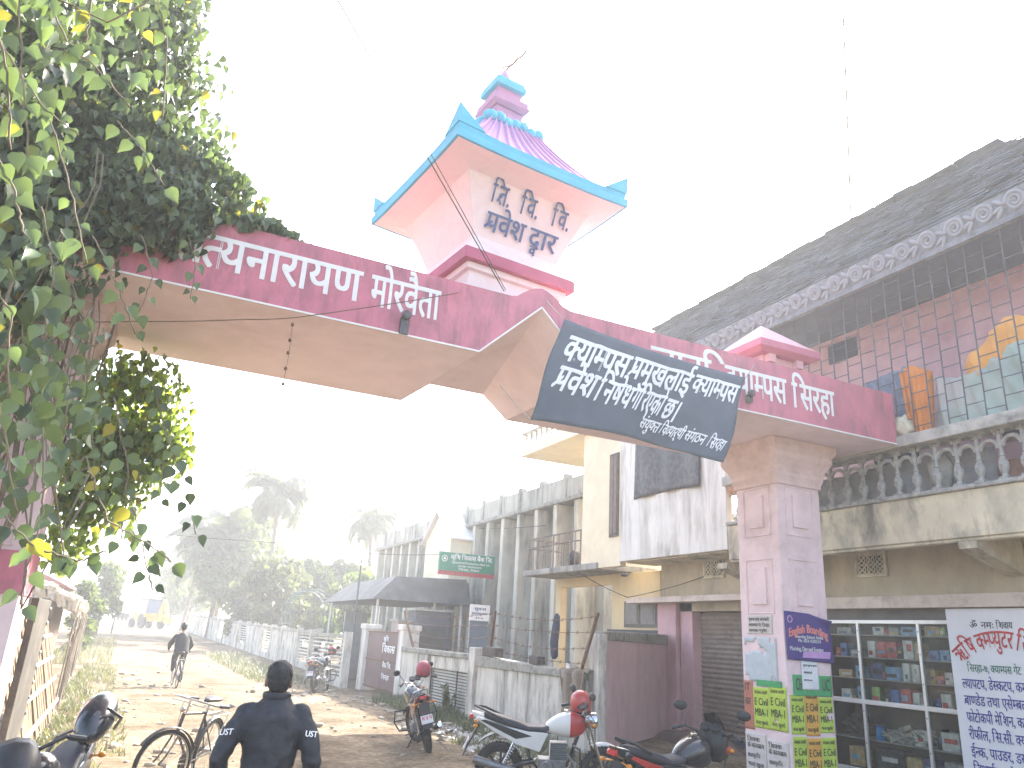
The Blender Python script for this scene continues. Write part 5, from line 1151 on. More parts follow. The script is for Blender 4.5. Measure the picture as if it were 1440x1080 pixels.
# bicycles
M_BFR=mat('worn black bicycle paint',(.05,.045,.04),.5,.25,9); M_STEEL=mat('dull steel',(.42,.40,.36),.35,.2,12,metal=.8)
def bicycle(label,loc,heading,lean,steer):
    o=thing('roadster_bicycle',label,'bicycle',loc,0,'bicycles on the road'); o.rotation_euler=(lean,0,heading)
    r=.35
    for nm,x,st in (('rear_wheel',-.56,0),('front_wheel',.58,steer)):
        W=bpy.data.objects.new(nm,None); COL.objects.link(W); W.parent=o; W.location=(x,0,r); W.rotation_euler=(0,0,st)
        q=MB(); q.ring((0,0,0),r-.02,.02,(0,1,0),40,8); q.build('tyre',M_TY,W,smooth=True)
        q=MB(); q.ring((0,0,0),r-.045,.009,(0,1,0),36,6,sq=1.6); q.lathe([(.02,-.05),(.02,.05)],(0,0,0),8,(0,1,0))
        for i in range(32): a=2*pi*i/32; b=a+.9*(1 if i%2 else -1); q.tube([(.02*cos(b),.03*(1 if i%4<2 else -1),.02*sin(b)),((r-.045)*cos(a),0,(r-.045)*sin(a))],.0018,3)
        q.build('rim',M_STEEL,W,smooth=True)
        q=MB(); a0,a1=(.15,2.9) if nm[0]=='r' else (.55,2.75); pts=[((r+.03)*cos(a0+(a1-a0)*i/18),(r+.03)*sin(a0+(a1-a0)*i/18)) for i in range(19)]
        q.loft([[(p[0],-.03,p[1]-.012) for p in pts],[(p[0],0,p[1]) for p in pts],[(p[0],.03,p[1]-.012) for p in pts]],closed=False,cap=False); q.build('mudguard',M_BFR,W,solid=.004,smooth='all')
    q=MB(); bb=(-.08,0,.28); st_=(-.24,0,.80); hd=(.38,0,.84); hl=(.42,0,.66)
    for a,b_ in ((bb,st_),(st_,hd),(bb,hl)): q.tube([a,b_],.015,7)
    q.tube([hd,hl],.02,8)
    for s_ in (-.05,.05): q.tube([bb,(-.56,s_,.35)],.010,6); q.tube([(-.23,0,.76),(-.56,s_,.35)],.009,6)
    q.build('frame',M_BFR,o,smooth=True)
    F=bpy.data.objects.new('front_fork',None); COL.objects.link(F); F.parent=o; F.location=(.42,0,.66); F.rotation_euler=(0,0,steer)
    q=MB()
    for s_ in (-.05,.05): q.tube([(0,s_,0),(.03,s_,-.08),(.12,s_,-.26),(.165,s_,-.31)],.011,6)
    q.build('fork_blade',M_BFR,F,smooth=True)
    q=MB(); q.tube([(-.04,0,.18),(-.06,0,.33)],.013,7); q.tube([(-.36,-.27,.30),(-.2,-.27,.31),(-.04,-.22,.34),(.02,-.08,.35),(.02,.08,.35),(-.04,.22,.34),(-.2,.27,.31),(-.36,.27,.30)],.012,7); q.tube([(-.2,-.25,.27),(-.0,-.2,.30),(.02,-.05,.31),(.02,.05,.31),(0,.2,.30),(-.2,.25,.27)],.006,5); hb=q.build('handlebar',M_STEEL,F,smooth=True)
    q=MB()
    for s_ in (-1,1): q.tube([(-.25,s_*.27,.306),(-.38,s_*.27,.30)],.018,8)
    q.build('grips',M_BLK,hb,smooth=True)
    q=MB(); q.tube([(.03,0,.31),(.03,0,-.0),(.02,.02,-.1)],.006,5); q.ell((.06,.06,.24),.03,.035,.03,10,7); q.build('brake_rods',M_STEEL,F,smooth=True)
    q=MB(); q.tube([st_,(-.27,0,.90)],.013,7); q.build('seat_post',M_STEEL,o)
    q=MB(); q.loft([[(x,w_*cos(a),z+h*sin(a)) for a in [2*pi*i/12 for i in range(12)]] for x,w_,z,h in ((-.44,.04,.945,.02),(-.40,.10,.95,.03),(-.32,.10,.945,.03),(-.22,.045,.94,.025),(-.12,.022,.935,.02))]); q.build('saddle',mat('brown black leather',(.035,.028,.024),.5,.2,8),o,smooth='all')
    q=MB(); 
    for s_ in (-.06,.06): q.tube([(-.30,s_,.76),(-.86,s_,.76)],.006,5); q.tube([(-.80,s_,.76),(-.57,s_,.36)],.006,5)
    for i in range(5): q.tube([(-.38-.11*i,-.06,.76),(-.38-.11*i,.06,.76)],.005,4)
    q.tube([(-.86,-.06,.76),(-.88,0,.84),(-.86,.06,.76)],.005,4); q.build('carrier',M_STEEL,o)
    q=MB(); q.ring((-.08,-.05,.28),.09,.008,(0,1,0),24,5); q.prism([(-.60,.31),(-.60,.39),(-.08,.39),(.02,.33),(.02,.24),(-.08,.18),(-.2,.2)],(0,-.055,0),(1,0,0),(0,0,1),(0,-.012,0)); q.build('chain_case',M_BFR,o)
    q=MB(); q.tube([(-.08,.06,.28),(-.02,.10,.12)],.009,5); q.box(-.06,.04,.10,.20,.11,.13); q.build('pedal',M_STEEL,o); q=MB(); q.tube([(-.08,-.08,.28),(-.14,-.12,.44)],.009,5); q.box(-.18,-.09,-.22,-.12,.435,.455); q.build('pedal',M_STEEL,o)
    q=MB(); q.tube([(-.52,.06,.34),(-.55,.14,.01)],.01,5); q.tube([(-.52,-.06,.34),(-.55,-.14,.01)],.01,5); q.build('stand',M_STEEL,o)
    return o
bicycle('black roadster bicycle parked on its stand in the lower left road',(.88,10.15,0),rad(-118),rad(-6),-.5)
o=thing('black_bag','smooth black bag lying on the seat of the motorcycle in the lower left corner','bag',(-.05,6.98,.96),rad(-100)); q=MB(); q.ell((.02,0,.12),.30,.13,.12,20,12,Matrix.Rotation(.45,3,'Y')); q.build('bag_body',M_BLKP,o,smooth='all'); q=MB(); q.tube([(-.2,.1,.02),(0,.17,.12),(.2,.1,.2)],.012,6); q.build('strap',M_BLK,o)
# ------------------------------------------------------------------ people
M_SKIN=mat('brown skin',(.20,.115,.075),.6,.08,6); M_HAIR=mat('black hair',(.012,.012,.014),.5,.3,40,.4,120); M_JACK=mat('black padded jacket',(.018,.020,.028),.6,.2,5,.35,18); M_TROU=mat('dark trousers',(.03,.032,.04),.85,.2,8); M_SHOE=mat('dark shoe',(.03,.027,.025),.6)
def remesh(q,name,m,parent,vox,smooth_it=4):
    o=q.build(name,m,parent,smooth='all')
    md=o.modifiers.new('union','REMESH'); md.mode='VOXEL'; md.voxel_size=vox; md.use_smooth_shade=True
    ms=o.modifiers.new('soft','SMOOTH'); ms.factor=.5; ms.iterations=smooth_it
    return o
def limb(q,pts,rs,n=12):
    """round-ended tapering limb"""
    P=[Vector(p) for p in pts]; pp=[];rr=[]
    for i in range(len(P)-1):
        for k in range(6): t=k/6; pp.append(P[i].lerp(P[i+1],t)); rr.append(rs[i]*(1-t)+rs[i+1]*t)
    pp.append(P[-1]); rr.append(rs[-1]); q.tube(pp,rr,n)
    for p,r in zip(P,rs): q.ell(p,r,r,r,n,8)
def ringxy(c,rx,ry,n=20): return [(c[0]+rx*cos(2*pi*i/n),c[1]+ry*sin(2*pi*i/n),c[2]) for i in range(n)]
def hand(q,w,dirv,side,sc):
    """palm with five separate curled fingers; w wrist, dirv pointing to the fingers, side towards the thumb"""
    w=Vector(w); d=Vector(dirv).normalized(); s_=Vector(side); s_=(s_-d*s_.dot(d)).normalized(); n=d.cross(s_)
    q.loft([[tuple(w+d*t*sc+s_*(a*wd*sc)+n*(b*.013*sc)) for a,b in ((-1,-.8),(0,-1),(1,-.8),(1,.8),(0,1),(-1,.8))] for t,wd in ((-.01,.024),(.03,.036),(.06,.041),(.085,.038))])
    for k,(o,l) in enumerate(((.029,.072),(.010,.080),(-.010,.075),(-.028,.058))):
        b=w+d*.083*sc+s_*o*sc; p1=b+d*l*.42*sc+n*.010*sc; p2=p1+d*l*.30*sc+n*.022*sc; p3=p2+d*l*.16*sc+n*.024*sc; limb(q,[b,p1,p2,p3],[.0088*sc,.0084*sc,.0078*sc,.0064*sc],8)
    b=w+d*.03*sc+s_*.034*sc; p1=b+(d*.6+s_*.7+n*.2).normalized()*.035*sc; p2=p1+(d*.9+s_*.25+n*.3).normalized()*.032*sc; limb(q,[b,p1,p2],[.011*sc,.0095*sc,.0078*sc],8)
def head(q,c,sc,f=(0,1,0)):
    c=Vector(c); fy=Vector(f).normalized(); rx=fy.cross(Vector((0,0,1)))
    def P(x,y,z): return c+(rx*x+fy*y+Vector((0,0,z)))*sc
    R=Matrix((rx,fy,Vector((0,0,1)))).transposed()
    q.ell(P(0,-.005,.03),.076*sc,.095*sc,.10*sc,20,14,R); q.ell(P(0,.03,-.045),.058*sc,.062*sc,.072*sc,16,10,R)
    q.ell(P(0,.098,-.012),.013*sc,.018*sc,.026*sc,8,6,R)          # nose
    q.ell(P(0,.083,-.06),.024*sc,.010*sc,.008*sc,8,5,R)           # lips
    for s_ in (-1,1): q.ell(P(s_*.078,-.005,-.0),.012*sc,.022*sc,.034*sc,10,7,R); q.ell(P(s_*.03,.084,.01),.014*sc,.01*sc,.009*sc,8,5,R)
def walker(name,label,loc,rz,ht,jack,trou,elbows=.30,hood=False,vox=.011,step=.12,detail=True,group=None,hands=True,letter=None,headlean=0.0):
    k=ht/1.70; o=thing(name,label,'person',loc,rz,group)
    q=MB(); hd=Vector((0,.03+headlean,1.555))*k; head(q,hd,k*1.02); limb(q,[Vector((0,-.01,1.38))*k,hd+Vector((0,-.02,-.05))*k],[.058*k,.052*k])
    wr=[]
    for s_ in (-1,1):
        sh=Vector((s_*.185,-.01,1.36))*k; el=Vector((s_*(elbows+(.035 if detail and s_<0 else 0)),-.06,1.09))*k; w_=Vector((s_*(elbows-.0),.07,.87) if s_>0 or not detail else (-.285,.14,.93))*k; wr.append((s_,sh,el,w_))
        limb(q,[sh,el,w_],[.05*k,.042*k,.028*k])
        if hands: hand(q,w_,(w_-el)*.6+Vector((0,.05,-.1)),(-s_*.3,1,.2),k*1.02)
    q.loft([ringxy((0,0,z*k),a*k,b*k) for z,a,b in ((.80,.12,.09),(.95,.15,.105),(1.2,.15,.1),(1.36,.15,.09),(1.44,.06,.06))])
    lg=[]
    for s_ in (-1,1):
        hp=Vector((s_*.085,0,.88))*k; kn=Vector((s_*.095,.05+s_*step*.6,.48))*k; an=Vector((s_*.09,s_*step-.02,.09))*k; lg.append((s_,hp,kn,an)); limb(q,[hp,kn,an],[.075*k,.055*k,.038*k])
    remesh(q,'body',M_SKIN,o,.0052 if detail else vox,3)
    q=MB()    # jacket with sleeves
    q.loft([ringxy((0,y*k,z*k),a*k,b*k,24) for z,a,b,y in ((.76,.185,.135,0),(.80,.175,.14,0),(.95,.165,.135,0),(1.12,.172,.14,0),(1.26,.195,.14,-.01),(1.35,.195,.125,-.01),(1.41,.14,.10,-.01),(1.44,.095,.09,0),(1.49,.078,.078,.01))])
    for s_,sh,el,w_ in wr:
        limb(q,[sh+Vector((-s_*.02,0,-.01))*k,sh.lerp(el,.5)+Vector((s_*.008,0,0)),el,el.lerp(w_,.5),w_+Vector((0,-.005,.02))*k],[.082*k,.070*k,.061*k,.056*k,.044*k],14)
    J=remesh(q,'jacket',jack,o,vox,5)
    if detail:
        tx=bpy.data.textures.new('cloth creases','CLOUDS'); tx.noise_scale=.10; tx.noise_depth=3
        md=J.modifiers.new('creases','DISPLACE'); md.texture=tx; md.strength=.035; md.mid_level=.5; md.texture_coords='LOCAL'
    q=MB()
    for s_,hp,kn,an in lg: limb(q,[hp,kn,an+Vector((0,0,.02))*k],[.10*k,.076*k,.062*k],14)
    q.loft([ringxy((0,0,z*k),a*k,b*k,20) for z,a,b in ((.76,.12,.10),(.85,.165,.12),(.95,.165,.115))]); remesh(q,'trousers',trou,o,vox,4)
    for s_,hp,kn,an in lg:
        q=MB(); a=an; q.ell((a.x,a.y+.05*k,.045*k),.045*k,.12*k,.045*k,14,9); q.build('shoe',M_SHOE,o,smooth=True)
    q=MB(); c=hd; q.ell((c.x,c.y-.014*k,c.z+.055*k),.085*k,.105*k,.092*k,30,18); q.ell((c.x,c.y-.05*k,c.z+.005*k),.073*k,.062*k,.075*k,24,12)
    q.v=[(x+.007*noise.noise(Vector((x*60,y*60,z*30)))*k*2,y+.004*noise.noise(Vector((x*50,y*50+9,z*30)))*k*2,z+.006*noise.noise(Vector((x*70,y*70,z*20+5)))*k) for x,y,z in q.v if True]
    hr=q.build('hair',M_HAIR,o,smooth='all')
    if detail:
        md=hr.modifiers.new('union','REMESH'); md.mode='VOXEL'; md.voxel_size=.004; md.use_smooth_shade=True
        q=MB(); q.ring((0,.005*k,1.478*k),.082*k,.012*k,(0,0,1),24,8,sq=1.8); q.build('collar',jack,o,smooth=True)
        if letter:
            for s_,sh,el,w_ in wr:
                q=MB(); m_=sh.lerp(el,.52); ax=(el-sh).normalized(); nx=Vector((s_*.45,-1,0)); nx=(nx-ax*nx.dot(ax)).normalized(); ux=nx.cross(ax) if False else ax.cross(nx); 
                ux=Vector((1,0,0)); ux=(ux-nx*ux.dot(nx)).normalized(); uy=nx.cross(ux)
                if uy.z<0: uy=-uy
                p0=m_+nx*.075*k-ux*.05; 
                letters(q,letter,p0,ux,uy,.03,width=.08,off=.02,lift=.001,shear=.1)
                q.build('sleeve_print',M_WHITEP,J)
    return o
walker('person','person in a black high collared jacket seen from behind in the foreground',(.95,5.30,0),rad(-9),1.60,M_JACK,M_TROU,elbows=.275,letter='UST')
# cyclist
bicycle('bicycle being ridden away by the person down the sunny road',(1.62,25.4,0),rad(93),0,0)
def cyclist(loc,rz):
    o=thing('person','person in a dark jacket riding a bicycle away down the sunny road','person',loc,rz); q=MB()
    hd=Vector((0,.06,1.63)); head(q,hd,1.0); limb(q,[(0,-.05,1.40),hd+Vector((0,-.02,-.06))],[.055,.05])
    arms=[];legs=[]
    for s_ in (-1,1):
        sh=Vector((s_*.19,-.02,1.36)); el=Vector((s_*.30,.12,1.14)); w_=Vector((s_*.27,.34,1.02)); arms.append((s_,sh,el,w_)); limb(q,[sh,el,w_],[.05,.04,.03]); hand(q,w_,(0,1,-.2),(-s_,.1,.2),1.0)
        hp=Vector((s_*.09,-.26,.98)); kn=Vector((s_*.12,.10,.80 if s_<0 else .62)); an=Vector((s_*.13,-.08,.50 if s_<0 else .22)); legs.append((s_,hp,kn,an)); limb(q,[hp,kn,an],[.075,.055,.04])
    q.loft([ringxy((0,y,z),a,b) for z,a,b,y in ((.92,.14,.11,-.27),(1.1,.14,.10,-.2),(1.3,.15,.1,-.08),(1.42,.06,.06,-.04))]); remesh(q,'body',M_SKIN,o,.014)
    q=MB(); q.loft([ringxy((0,y,z),a,b,20) for z,a,b,y in ((.90,.20,.15,-.27),(1.0,.20,.15,-.25),(1.2,.20,.14,-.14),(1.34,.21,.13,-.05),(1.41,.14,.1,-.03),(1.47,.08,.08,0))])
    for s_,sh,el,w_ in arms: limb(q,[sh+Vector((-s_*.02,0,-.01)),el,w_+Vector((0,-.03,0))],[.085,.065,.05])
    remesh(q,'jacket',mat('dark grey jacket',(.018,.018,.022),.8,.2,5),o,.016)
    q=MB(); 
    for s_,hp,kn,an in legs: limb(q,[hp,kn,an],[.10,.075,.06])
    remesh(q,'trousers',M_TROU,o,.016)
    for s_,hp,kn,an in legs: q=MB(); q.ell((an.x,an.y+.05,an.z-.05),.045,.12,.045,12,8); q.build('shoe',M_SHOE,o,smooth=True)
    q=MB(); q.ell(hd+Vector((0,-.012,.045)),.088,.103,.098,18,12); q.ell(hd+Vector((0,-.05,-.01)),.078,.066,.085,14,9); q.build('hair',M_HAIR,o,smooth='all'); return o
cyclist((1.62,25.4,0),rad(3))
for k,(px,c_,lb) in enumerate(((166,(.03,.027,.02),'leftmost of three distant people walking at the road end'),(172,(.02,.022,.025),'middle one of three distant people walking at the road end'),(178,(.02,.016,.02),'rightmost of three distant people walking at the road end'))):
    x,y=at(px,88+k); walker('person',lb,(x,y,gz(x,y)),rad(180),1.68,mat('far jacket %d'%k,c_,.85),M_TROU,elbows=.25,vox=.022,detail=False,group='people at the far end of the road',hands=True)
# ------------------------------------------------------------------ the vine over the left end of the gate
M_VINE=leafmat('vine leaf',(.10,.14,.085),(.14,.20,.06),.40,.5); M_VINY=leafmat('yellowing vine leaf',(.24,.22,.035),(.38,.34,.04),.5,.3); M_STEM=mat('vine stem',(.20,.16,.11),.9,.3,10)
vine=thing('climbing_vine','huge leafy creeper smothering the left pillar and the left end of the red beam','vine',(-1.5,8.4,0),world=True)
def leaf(vs,fs,p,d,n,L,w_=.42,fold=.18):
    """heart shaped leaf from stalk point p, tip along d, face normal n"""
    d=d.normalized(); s_=d.cross(n)
    if s_.length<1e-3: s_=Vector((1,0,0))
    s_.normalize(); n=s_.cross(d); b=len(vs)
    pr_=((.10,.62),(.26,1.0),(.46,.92),(.66,.62),(.86,.24)); cv=fold*1.2
    mid=[p+d*L*t-n*L*.10*t*t for t,_ in pr_]; tip=p+d*L*1.05-n*L*.16
    vs.append(p-d*L*.0)
    for s2 in (1,-1):
        for (t,q_) in pr_: vs.append(p+d*L*(t-(.07 if t<.2 else 0))+s_*L*w_*q_*s2+n*L*(cv*q_*.8-.10*t*t))
    vs += mid; vs.append(tip)
    l=b+1; r=b+6; m=b+11; T=b+16
    fs += [(b,l,l+1,m+1),(b,m+1,r+1,r)]
    for k in (1,2,3): fs += [(m+k,l+k,l+k+1,m+k+1),(m+k,m+k+1,r+k+1,r+k)]
    fs += [(m+4,l+4,T),(m+4,T,r+4)]
R_=random.Random(77)
def rl(p,vs,fs,L,out=None,down=.75):
    d=Vector((R_.uniform(-.7,.7),R_.uniform(-.7,.7),-down-R_.random()*.4))
    n=rndv(R_)+(out*1.1 if out is not None else Vector((0,-.8,.2))); leaf(vs,fs,p,d,n,L*R_.uniform(.6,1.25),R_.uniform(.34,.47),R_.uniform(.05,.5))
BL=[((-1.35,8.5,8.1),(.95,.8,1.5),2600),((-2.75,8.5,7.3),(2.45,1.5,3.0),7600),((-.75,8.45,6.4),(1.15,.85,.62),2600),((.45,8.35,5.98),(.62,.42,.22),700),((-1.9,7.75,5.3),(1.1,.55,1.2),2200),((-2.6,7.0,8.3),(1.9,1.6,2.2),3000),((-.75,7.85,5.85),(.85,.35,.5),1500),((-2.3,5.6,6.6),(1.3,1.2,1.9),2200)]
vs=[];fs=[];vy=[];fy=[]
for c,r,n in BL:
    c=Vector(c); i=0
    while i<n:
        v=rndv(R_).normalized()
        if v.y>.35 and R_.random()<.75: continue
        k=1+.28*noise.noise(Vector((v.x*2.6,v.y*2.6,v.z*2.6))+c)+.10*noise.noise(v*7+c)
        rr=R_.uniform(.72,1.04)**.7*k; p=c+Vector((v.x*r[0],v.y*r[1],v.z*r[2]))*rr
        if p.x>.12+.25*noise.noise(p*3) and p.z<5.9 and p.y<8.0 and R_.random()<.96: i+=1; continue      # keep the fascia clear on the right
        if 8.0<p.y<10.5 and 5.03<p.z<5.93: i+=1; continue                           # not inside the beam
        if p.z<4.6 and p.x>-1.0: i+=1; continue
        yel=R_.random()<.03; rl(p,vy if yel else vs,fy if yel else fs,.115,v); i+=1
    for j in range(n//12):        # oversized inner filler leaves, added to block light through the mass
        v=rndv(R_)*.72; p=c+Vector((v.x*r[0],v.y*r[1],v.z*r[2]))
        if (8.0<p.y<10.5 and 5.0<p.z<5.95) or (p.x>-.35 and p.z<5.95): continue
        rl(p,vs,fs,.24,None)
MB().add(vs,fs).build('upper_foliage',M_VINE,vine,smooth='all')
# curtain hanging below and behind the beam
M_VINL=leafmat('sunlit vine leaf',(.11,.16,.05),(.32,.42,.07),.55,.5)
vs2=[];fs2=[]
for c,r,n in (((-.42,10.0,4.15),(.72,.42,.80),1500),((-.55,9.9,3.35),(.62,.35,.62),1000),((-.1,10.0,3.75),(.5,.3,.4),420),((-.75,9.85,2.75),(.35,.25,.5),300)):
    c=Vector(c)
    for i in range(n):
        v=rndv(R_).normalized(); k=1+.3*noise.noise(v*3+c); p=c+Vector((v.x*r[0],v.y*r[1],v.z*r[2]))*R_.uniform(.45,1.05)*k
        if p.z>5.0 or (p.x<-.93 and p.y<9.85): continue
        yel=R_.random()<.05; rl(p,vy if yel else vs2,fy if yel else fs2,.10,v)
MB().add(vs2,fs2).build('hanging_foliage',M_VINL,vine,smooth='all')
# sprays: hanging strands with alternate leaves, the nearest ones a couple of metres from the camera
st=MB(); vs3=[];fs3=[]
def strand(pts,L,gap,yel=.08,r=.004,sag=0.0):
    P=[Vector(p) for p in pts]; pp=[]
    for i in range(len(P)-1):
        for k in range(8): t=k/8; q=P[i].lerp(P[i+1],t)+rndv(R_)*.008; pp.append(q)
    pp.append(P[-1]); st.tube(pp,r,4); acc=0; side=1
    for i in range(1,len(pp)):
        acc+=(pp[i]-pp[i-1]).length
        if acc>gap:
            acc=0; side=-side; ax=(pp[i]-pp[i-1]).normalized(); o=Vector((side*.9,R_.uniform(-.3,.3),-.35)); p=pp[i]+o.normalized()*L*.35
            y=R_.random()<yel; V,F=(vy,fy) if y else (vs3,fs3)
            leaf(V,F,p,Vector((side*R_.uniform(.1,.8),R_.uniform(-.3,.3),-R_.uniform(.5,1.1))),Vector((R_.uniform(-.6,.6),-1,R_.uniform(-.2,.6))),L*R_.uniform(.7,1.2),R_.uniform(.34,.45),R_.uniform(.05,.3))
def P3(px,py,d):
    """a point in metres from a bearing, a rise and a distance"""
    t=(px-720)/1075.0; v=(540-py)/1075.0; f=cam.matrix_world.to_3x3(); dr=f@Vector((t,v,-1)); return Vector((0,0,CAM_H))+dr*d
near=[[(40,-60,3.3),(95,60,3.3),(150,110,3.4),(182,150,3.4)],[(25,-80,2.9),(30,80,2.9),(42,235,2.95)],[(-30,-40,2.7),(10,90,2.7),(15,210,2.7)],[(110,-80,3.6),(130,-10,3.6),(120,60,3.6)],
 [(70,170,3.6),(95,250,3.6),(122,370,3.6)],[(-20,180,3.0),(20,270,3.0),(35,330,3.0)],[(165,170,4.6),(200,210,4.6),(230,260,4.6)],[(0,60,3.8),(60,150,3.8),(110,190,3.8)],[(190,-60,4.6),(200,30,4.6),(190,110,4.6)],
 [(215,-40,5.2),(235,60,5.2),(228,170,5.2)],[(60,290,4.0),(75,390,4.0),(60,480,4.0)],[(130,330,4.6),(165,400,4.6),(190,470,4.7)],[(200,330,5.4),(215,390,5.4),(195,440,5.4)],[(-20,380,3.2),(15,440,3.2),(10,560,3.2)],[(100,400,5),(130,470,5),(120,560,5)],
 [(-10,520,3.0),(10,640,3.0),(25,720,3.0)],[(95,560,3.8),(75,680,3.8),(95,800,3.8)],[(160,560,4.4),(180,660,4.4),(170,760,4.4)],[(230,600,5),(262,690,5),(275,750,5)],[(60,600,3.4),(60,720,3.4),(40,790,3.3),(28,850,3.3)],[(120,640,3.9),(150,730,3.9),(215,770,3.9),(240,790,3.9)],
 [(0,720,3.1),(50,770,3.1),(110,790,3.2),(150,775,3.2)],[(185,700,4.2),(205,790,4.2),(215,830,4.2)],[(140,500,5.5),(150,600,5.5),(140,690,5.5)],[(210,520,6),(235,610,6),(225,700,6)],[(265,330,6.6),(275,370,6.6),(268,420,6.6)],[(100,520,6),(90,600,6),(110,690,6)]]
for k,pts in enumerate(near): strand([P3(*p) for p in pts],.074 if pts[0][2]<4 else .085,.06 if pts[0][2]<4.2 else .045,.10)
strand([P3(-60,-30,3.1),P3(60,-10,3.1),P3(150,30,3.2),P3(250,-20,3.4)],.085,.05,.1)
for px,py,n in ((60,60,40),(30,300,45),(130,40,25),(60,430,40),(40,180,30),(30,500,45),(60,600,45),(95,540,40),(20,680,30)):
    for i in range(n):
        p=P3(px+R_.uniform(-70,60),py+R_.uniform(-90,80),R_.uniform(3.6,5.2)); rl(p,vs3,fs3,.10,None)
# bare tangled stems in front of the pillar
for i in range(46):
    x=R_.uniform(-2.3,-.75); y=R_.uniform(7.0,8.7); z=R_.uniform(4.2,6.0); pts=[]
    for k in range(7): pts.append((x+.35*sin(k*.9+i)*k/6,y+.2*cos(k*.8+i*2)*k/6,z-(k/6)*R_.uniform(1.2,3.2)))
    st.tube(pts,[R_.uniform(.005,.014)]*7,4)
for k in range(5): st.tube([(-1.2-.12*k,8.75,0),(-1.3-.1*k,8.72,1.5),(-1.1-.15*k,8.7,3.2),(-1.4,8.4,4.8),(-1.8,8.1,6.5)],[.035,.03,.028,.025,.02],6)
MB().add(vs3,fs3).build('front_sprays',M_VINE,vine,smooth='all'); MB().add(vy,fy).build('yellow_leaves',M_VINY,vine,smooth='all'); st.build('stems',M_STEM,vine,smooth='all')
# ------------------------------------------------------------------ papers pasted on the right pillar
PAP={k:mat(k+' paper',v,.8,.10,12,stain=tuple(c*.6 for c in v),stain_amt=.5,stain_scale=6,chip=(.55,.42,.40),chip_amt=.7,chip_scale=7) for k,v in dict(lime=(.45,.58,.07),orange=(.70,.36,.06),pale=(.60,.54,.50),bluish=(.50,.54,.56),green=(.05,.34,.12),brick=(.45,.16,.10),white=(.72,.72,.72)).items()}
M_PUR=mat('purple poster',(.055,.035,.20),.5,.1,6); M_INK=mat('poster ink',(.05,.06,.02),.7); M_INKD=mat('dark ink',(.06,.05,.05),.7)
def poster(label,face,a0,a1,z0,z1,m,lines=(),torn=0,curl=0,lift=.006,ink=None,tilt=0.0,name='pasted_poster'):
    """face 'f': on the side towards the viewer, a = x; face 'l': on the road side, a = y from far to near"""
    U=Vector((1,0,0)) if face=='f' else Vector((0,-1,0)); nr=Vector((0,-1,0)) if face=='f' else Vector((-1,0,0))
    org=Vector((a0,8.9,z0)) if face=='f' else Vector((8.75,a1,z0)); W=a1-a0; Hh=z1-z0
    o=thing(name,label,'poster',tuple(org),world=True,group='papers pasted on the right pillar'); rr=random.Random(int(a0*977+z0*131))
    def fn(u,v):
        d=lift+.002*noise.noise(Vector((u*4,v*4,z0*9)))
        if curl and u+v>1.55: k=(u+v-1.55); d+=curl*k*k*1.5; 
        p=org+U*(u*W+tilt*(v-.5)*W)+Vector((0,0,v*Hh+tilt*(u-.5)*W))+nr*d
        if curl and u+v>1.55: p+=-U*curl*.5*(u+v-1.55)-Vector((0,0,curl*.35*(u+v-1.55)))
        return p
    q=MB(); nu,nv=16,16; q.sheet(nu,nv,fn)
    if torn:
        keep=[]
        for f in q.f:
            c=sum((Vector(q.v[i]) for i in f),Vector())/4
            if noise.noise(c*5.5+Vector((z0*7,a0*3,0)))<.62-torn: keep.append(f)
        q.f=keep; q.mi=[0]*len(keep)
    q.build('paper',m,o,smooth='all',solid=.0015)
    if lines:
        t=MB()
        for s_,u,v,hh,wd in lines:
            letters(t,s_,org+U*(u*W+tilt*(v-.5)*W)+Vector((0,0,v*Hh+tilt*(u-.5)*W)),U,(0,0,1),hh*Hh,width=wd*W,off=.012,lift=lift+.004)
        t.build('print',ink or M_INK,o)
    return o
CIV=[('E Civil',.06,.56,.16,.86),('MBA-1',.06,.30,.16,.86),('स~नातक तयारी',.08,.84,.07,.8),('भर~ना खुल~यो',.10,.09,.08,.75)]
pp_=poster('purple boarding school poster with a curled top corner on the pillar front','f',8.75,9.67,1.75,2.43,M_PUR,[('Boarding School, Siraha',.2,.46,.06,.6),('Ph. 033-520215',.25,.38,.055,.5),('Morning, Day and Evening',.06,.19,.08,.72)],curl=.5,lift=.03,ink=PAP['white'],tilt=-.03)
t=MB(); V,F,W=layout('English Boarding',.03); out=[]
for x,y,k in V:
    u=x/W; out.append((8.80+.78*u,8.862-.0006*k,2.075+.075*sin(pi*u)+y*.17))
t.add(out,F); t.build('title',mat('pinkish title ink',(.75,.25,.22),.6),pp_)
q=MB(); q.add([(9.05,8.861,1.80),(9.60,8.861,1.80),(9.62,8.861,1.90),(9.07,8.861,1.885)],[(0,1,2,3)]); q.ring((8.84,8.862,2.33),.045,.01,(0,1,0),16,4); q.build('violet_box',mat('violet ink',(.5,.28,.55),.6),pp_)
poster('white typed notice under the purple poster','f',9.03,9.36,1.36,1.76,PAP['white'],[('सूचना सूचना सूचना',.1,.8,.06,.8),('आवश~यकता',.1,.55,.07,.5),('सम~पर~क',.1,.3,.05,.5)],lift=.02,ink=M_INKD)
poster('green poster partly covered by the white typed notice','f',8.86,9.62,1.27,1.56,PAP['green'],[('CH',.06,.28,.5,.17),('UC',.74,.28,.5,.2)],lift=.012,ink=M_INKD)
poster('upper left lime coaching poster on the pillar front','f',8.79,9.06,.76,1.28,PAP['lime'],CIV)
poster('upper orange coaching poster on the pillar front','f',9.065,9.335,.74,1.33,PAP['orange'],CIV,lift=.008)
poster('torn upper right lime poster on the pillar front','f',9.34,9.62,.78,1.26,PAP['lime'],CIV,torn=.32)
poster('lower left lime coaching poster on the pillar front','f',8.80,9.07,.18,.73,PAP['lime'],CIV)
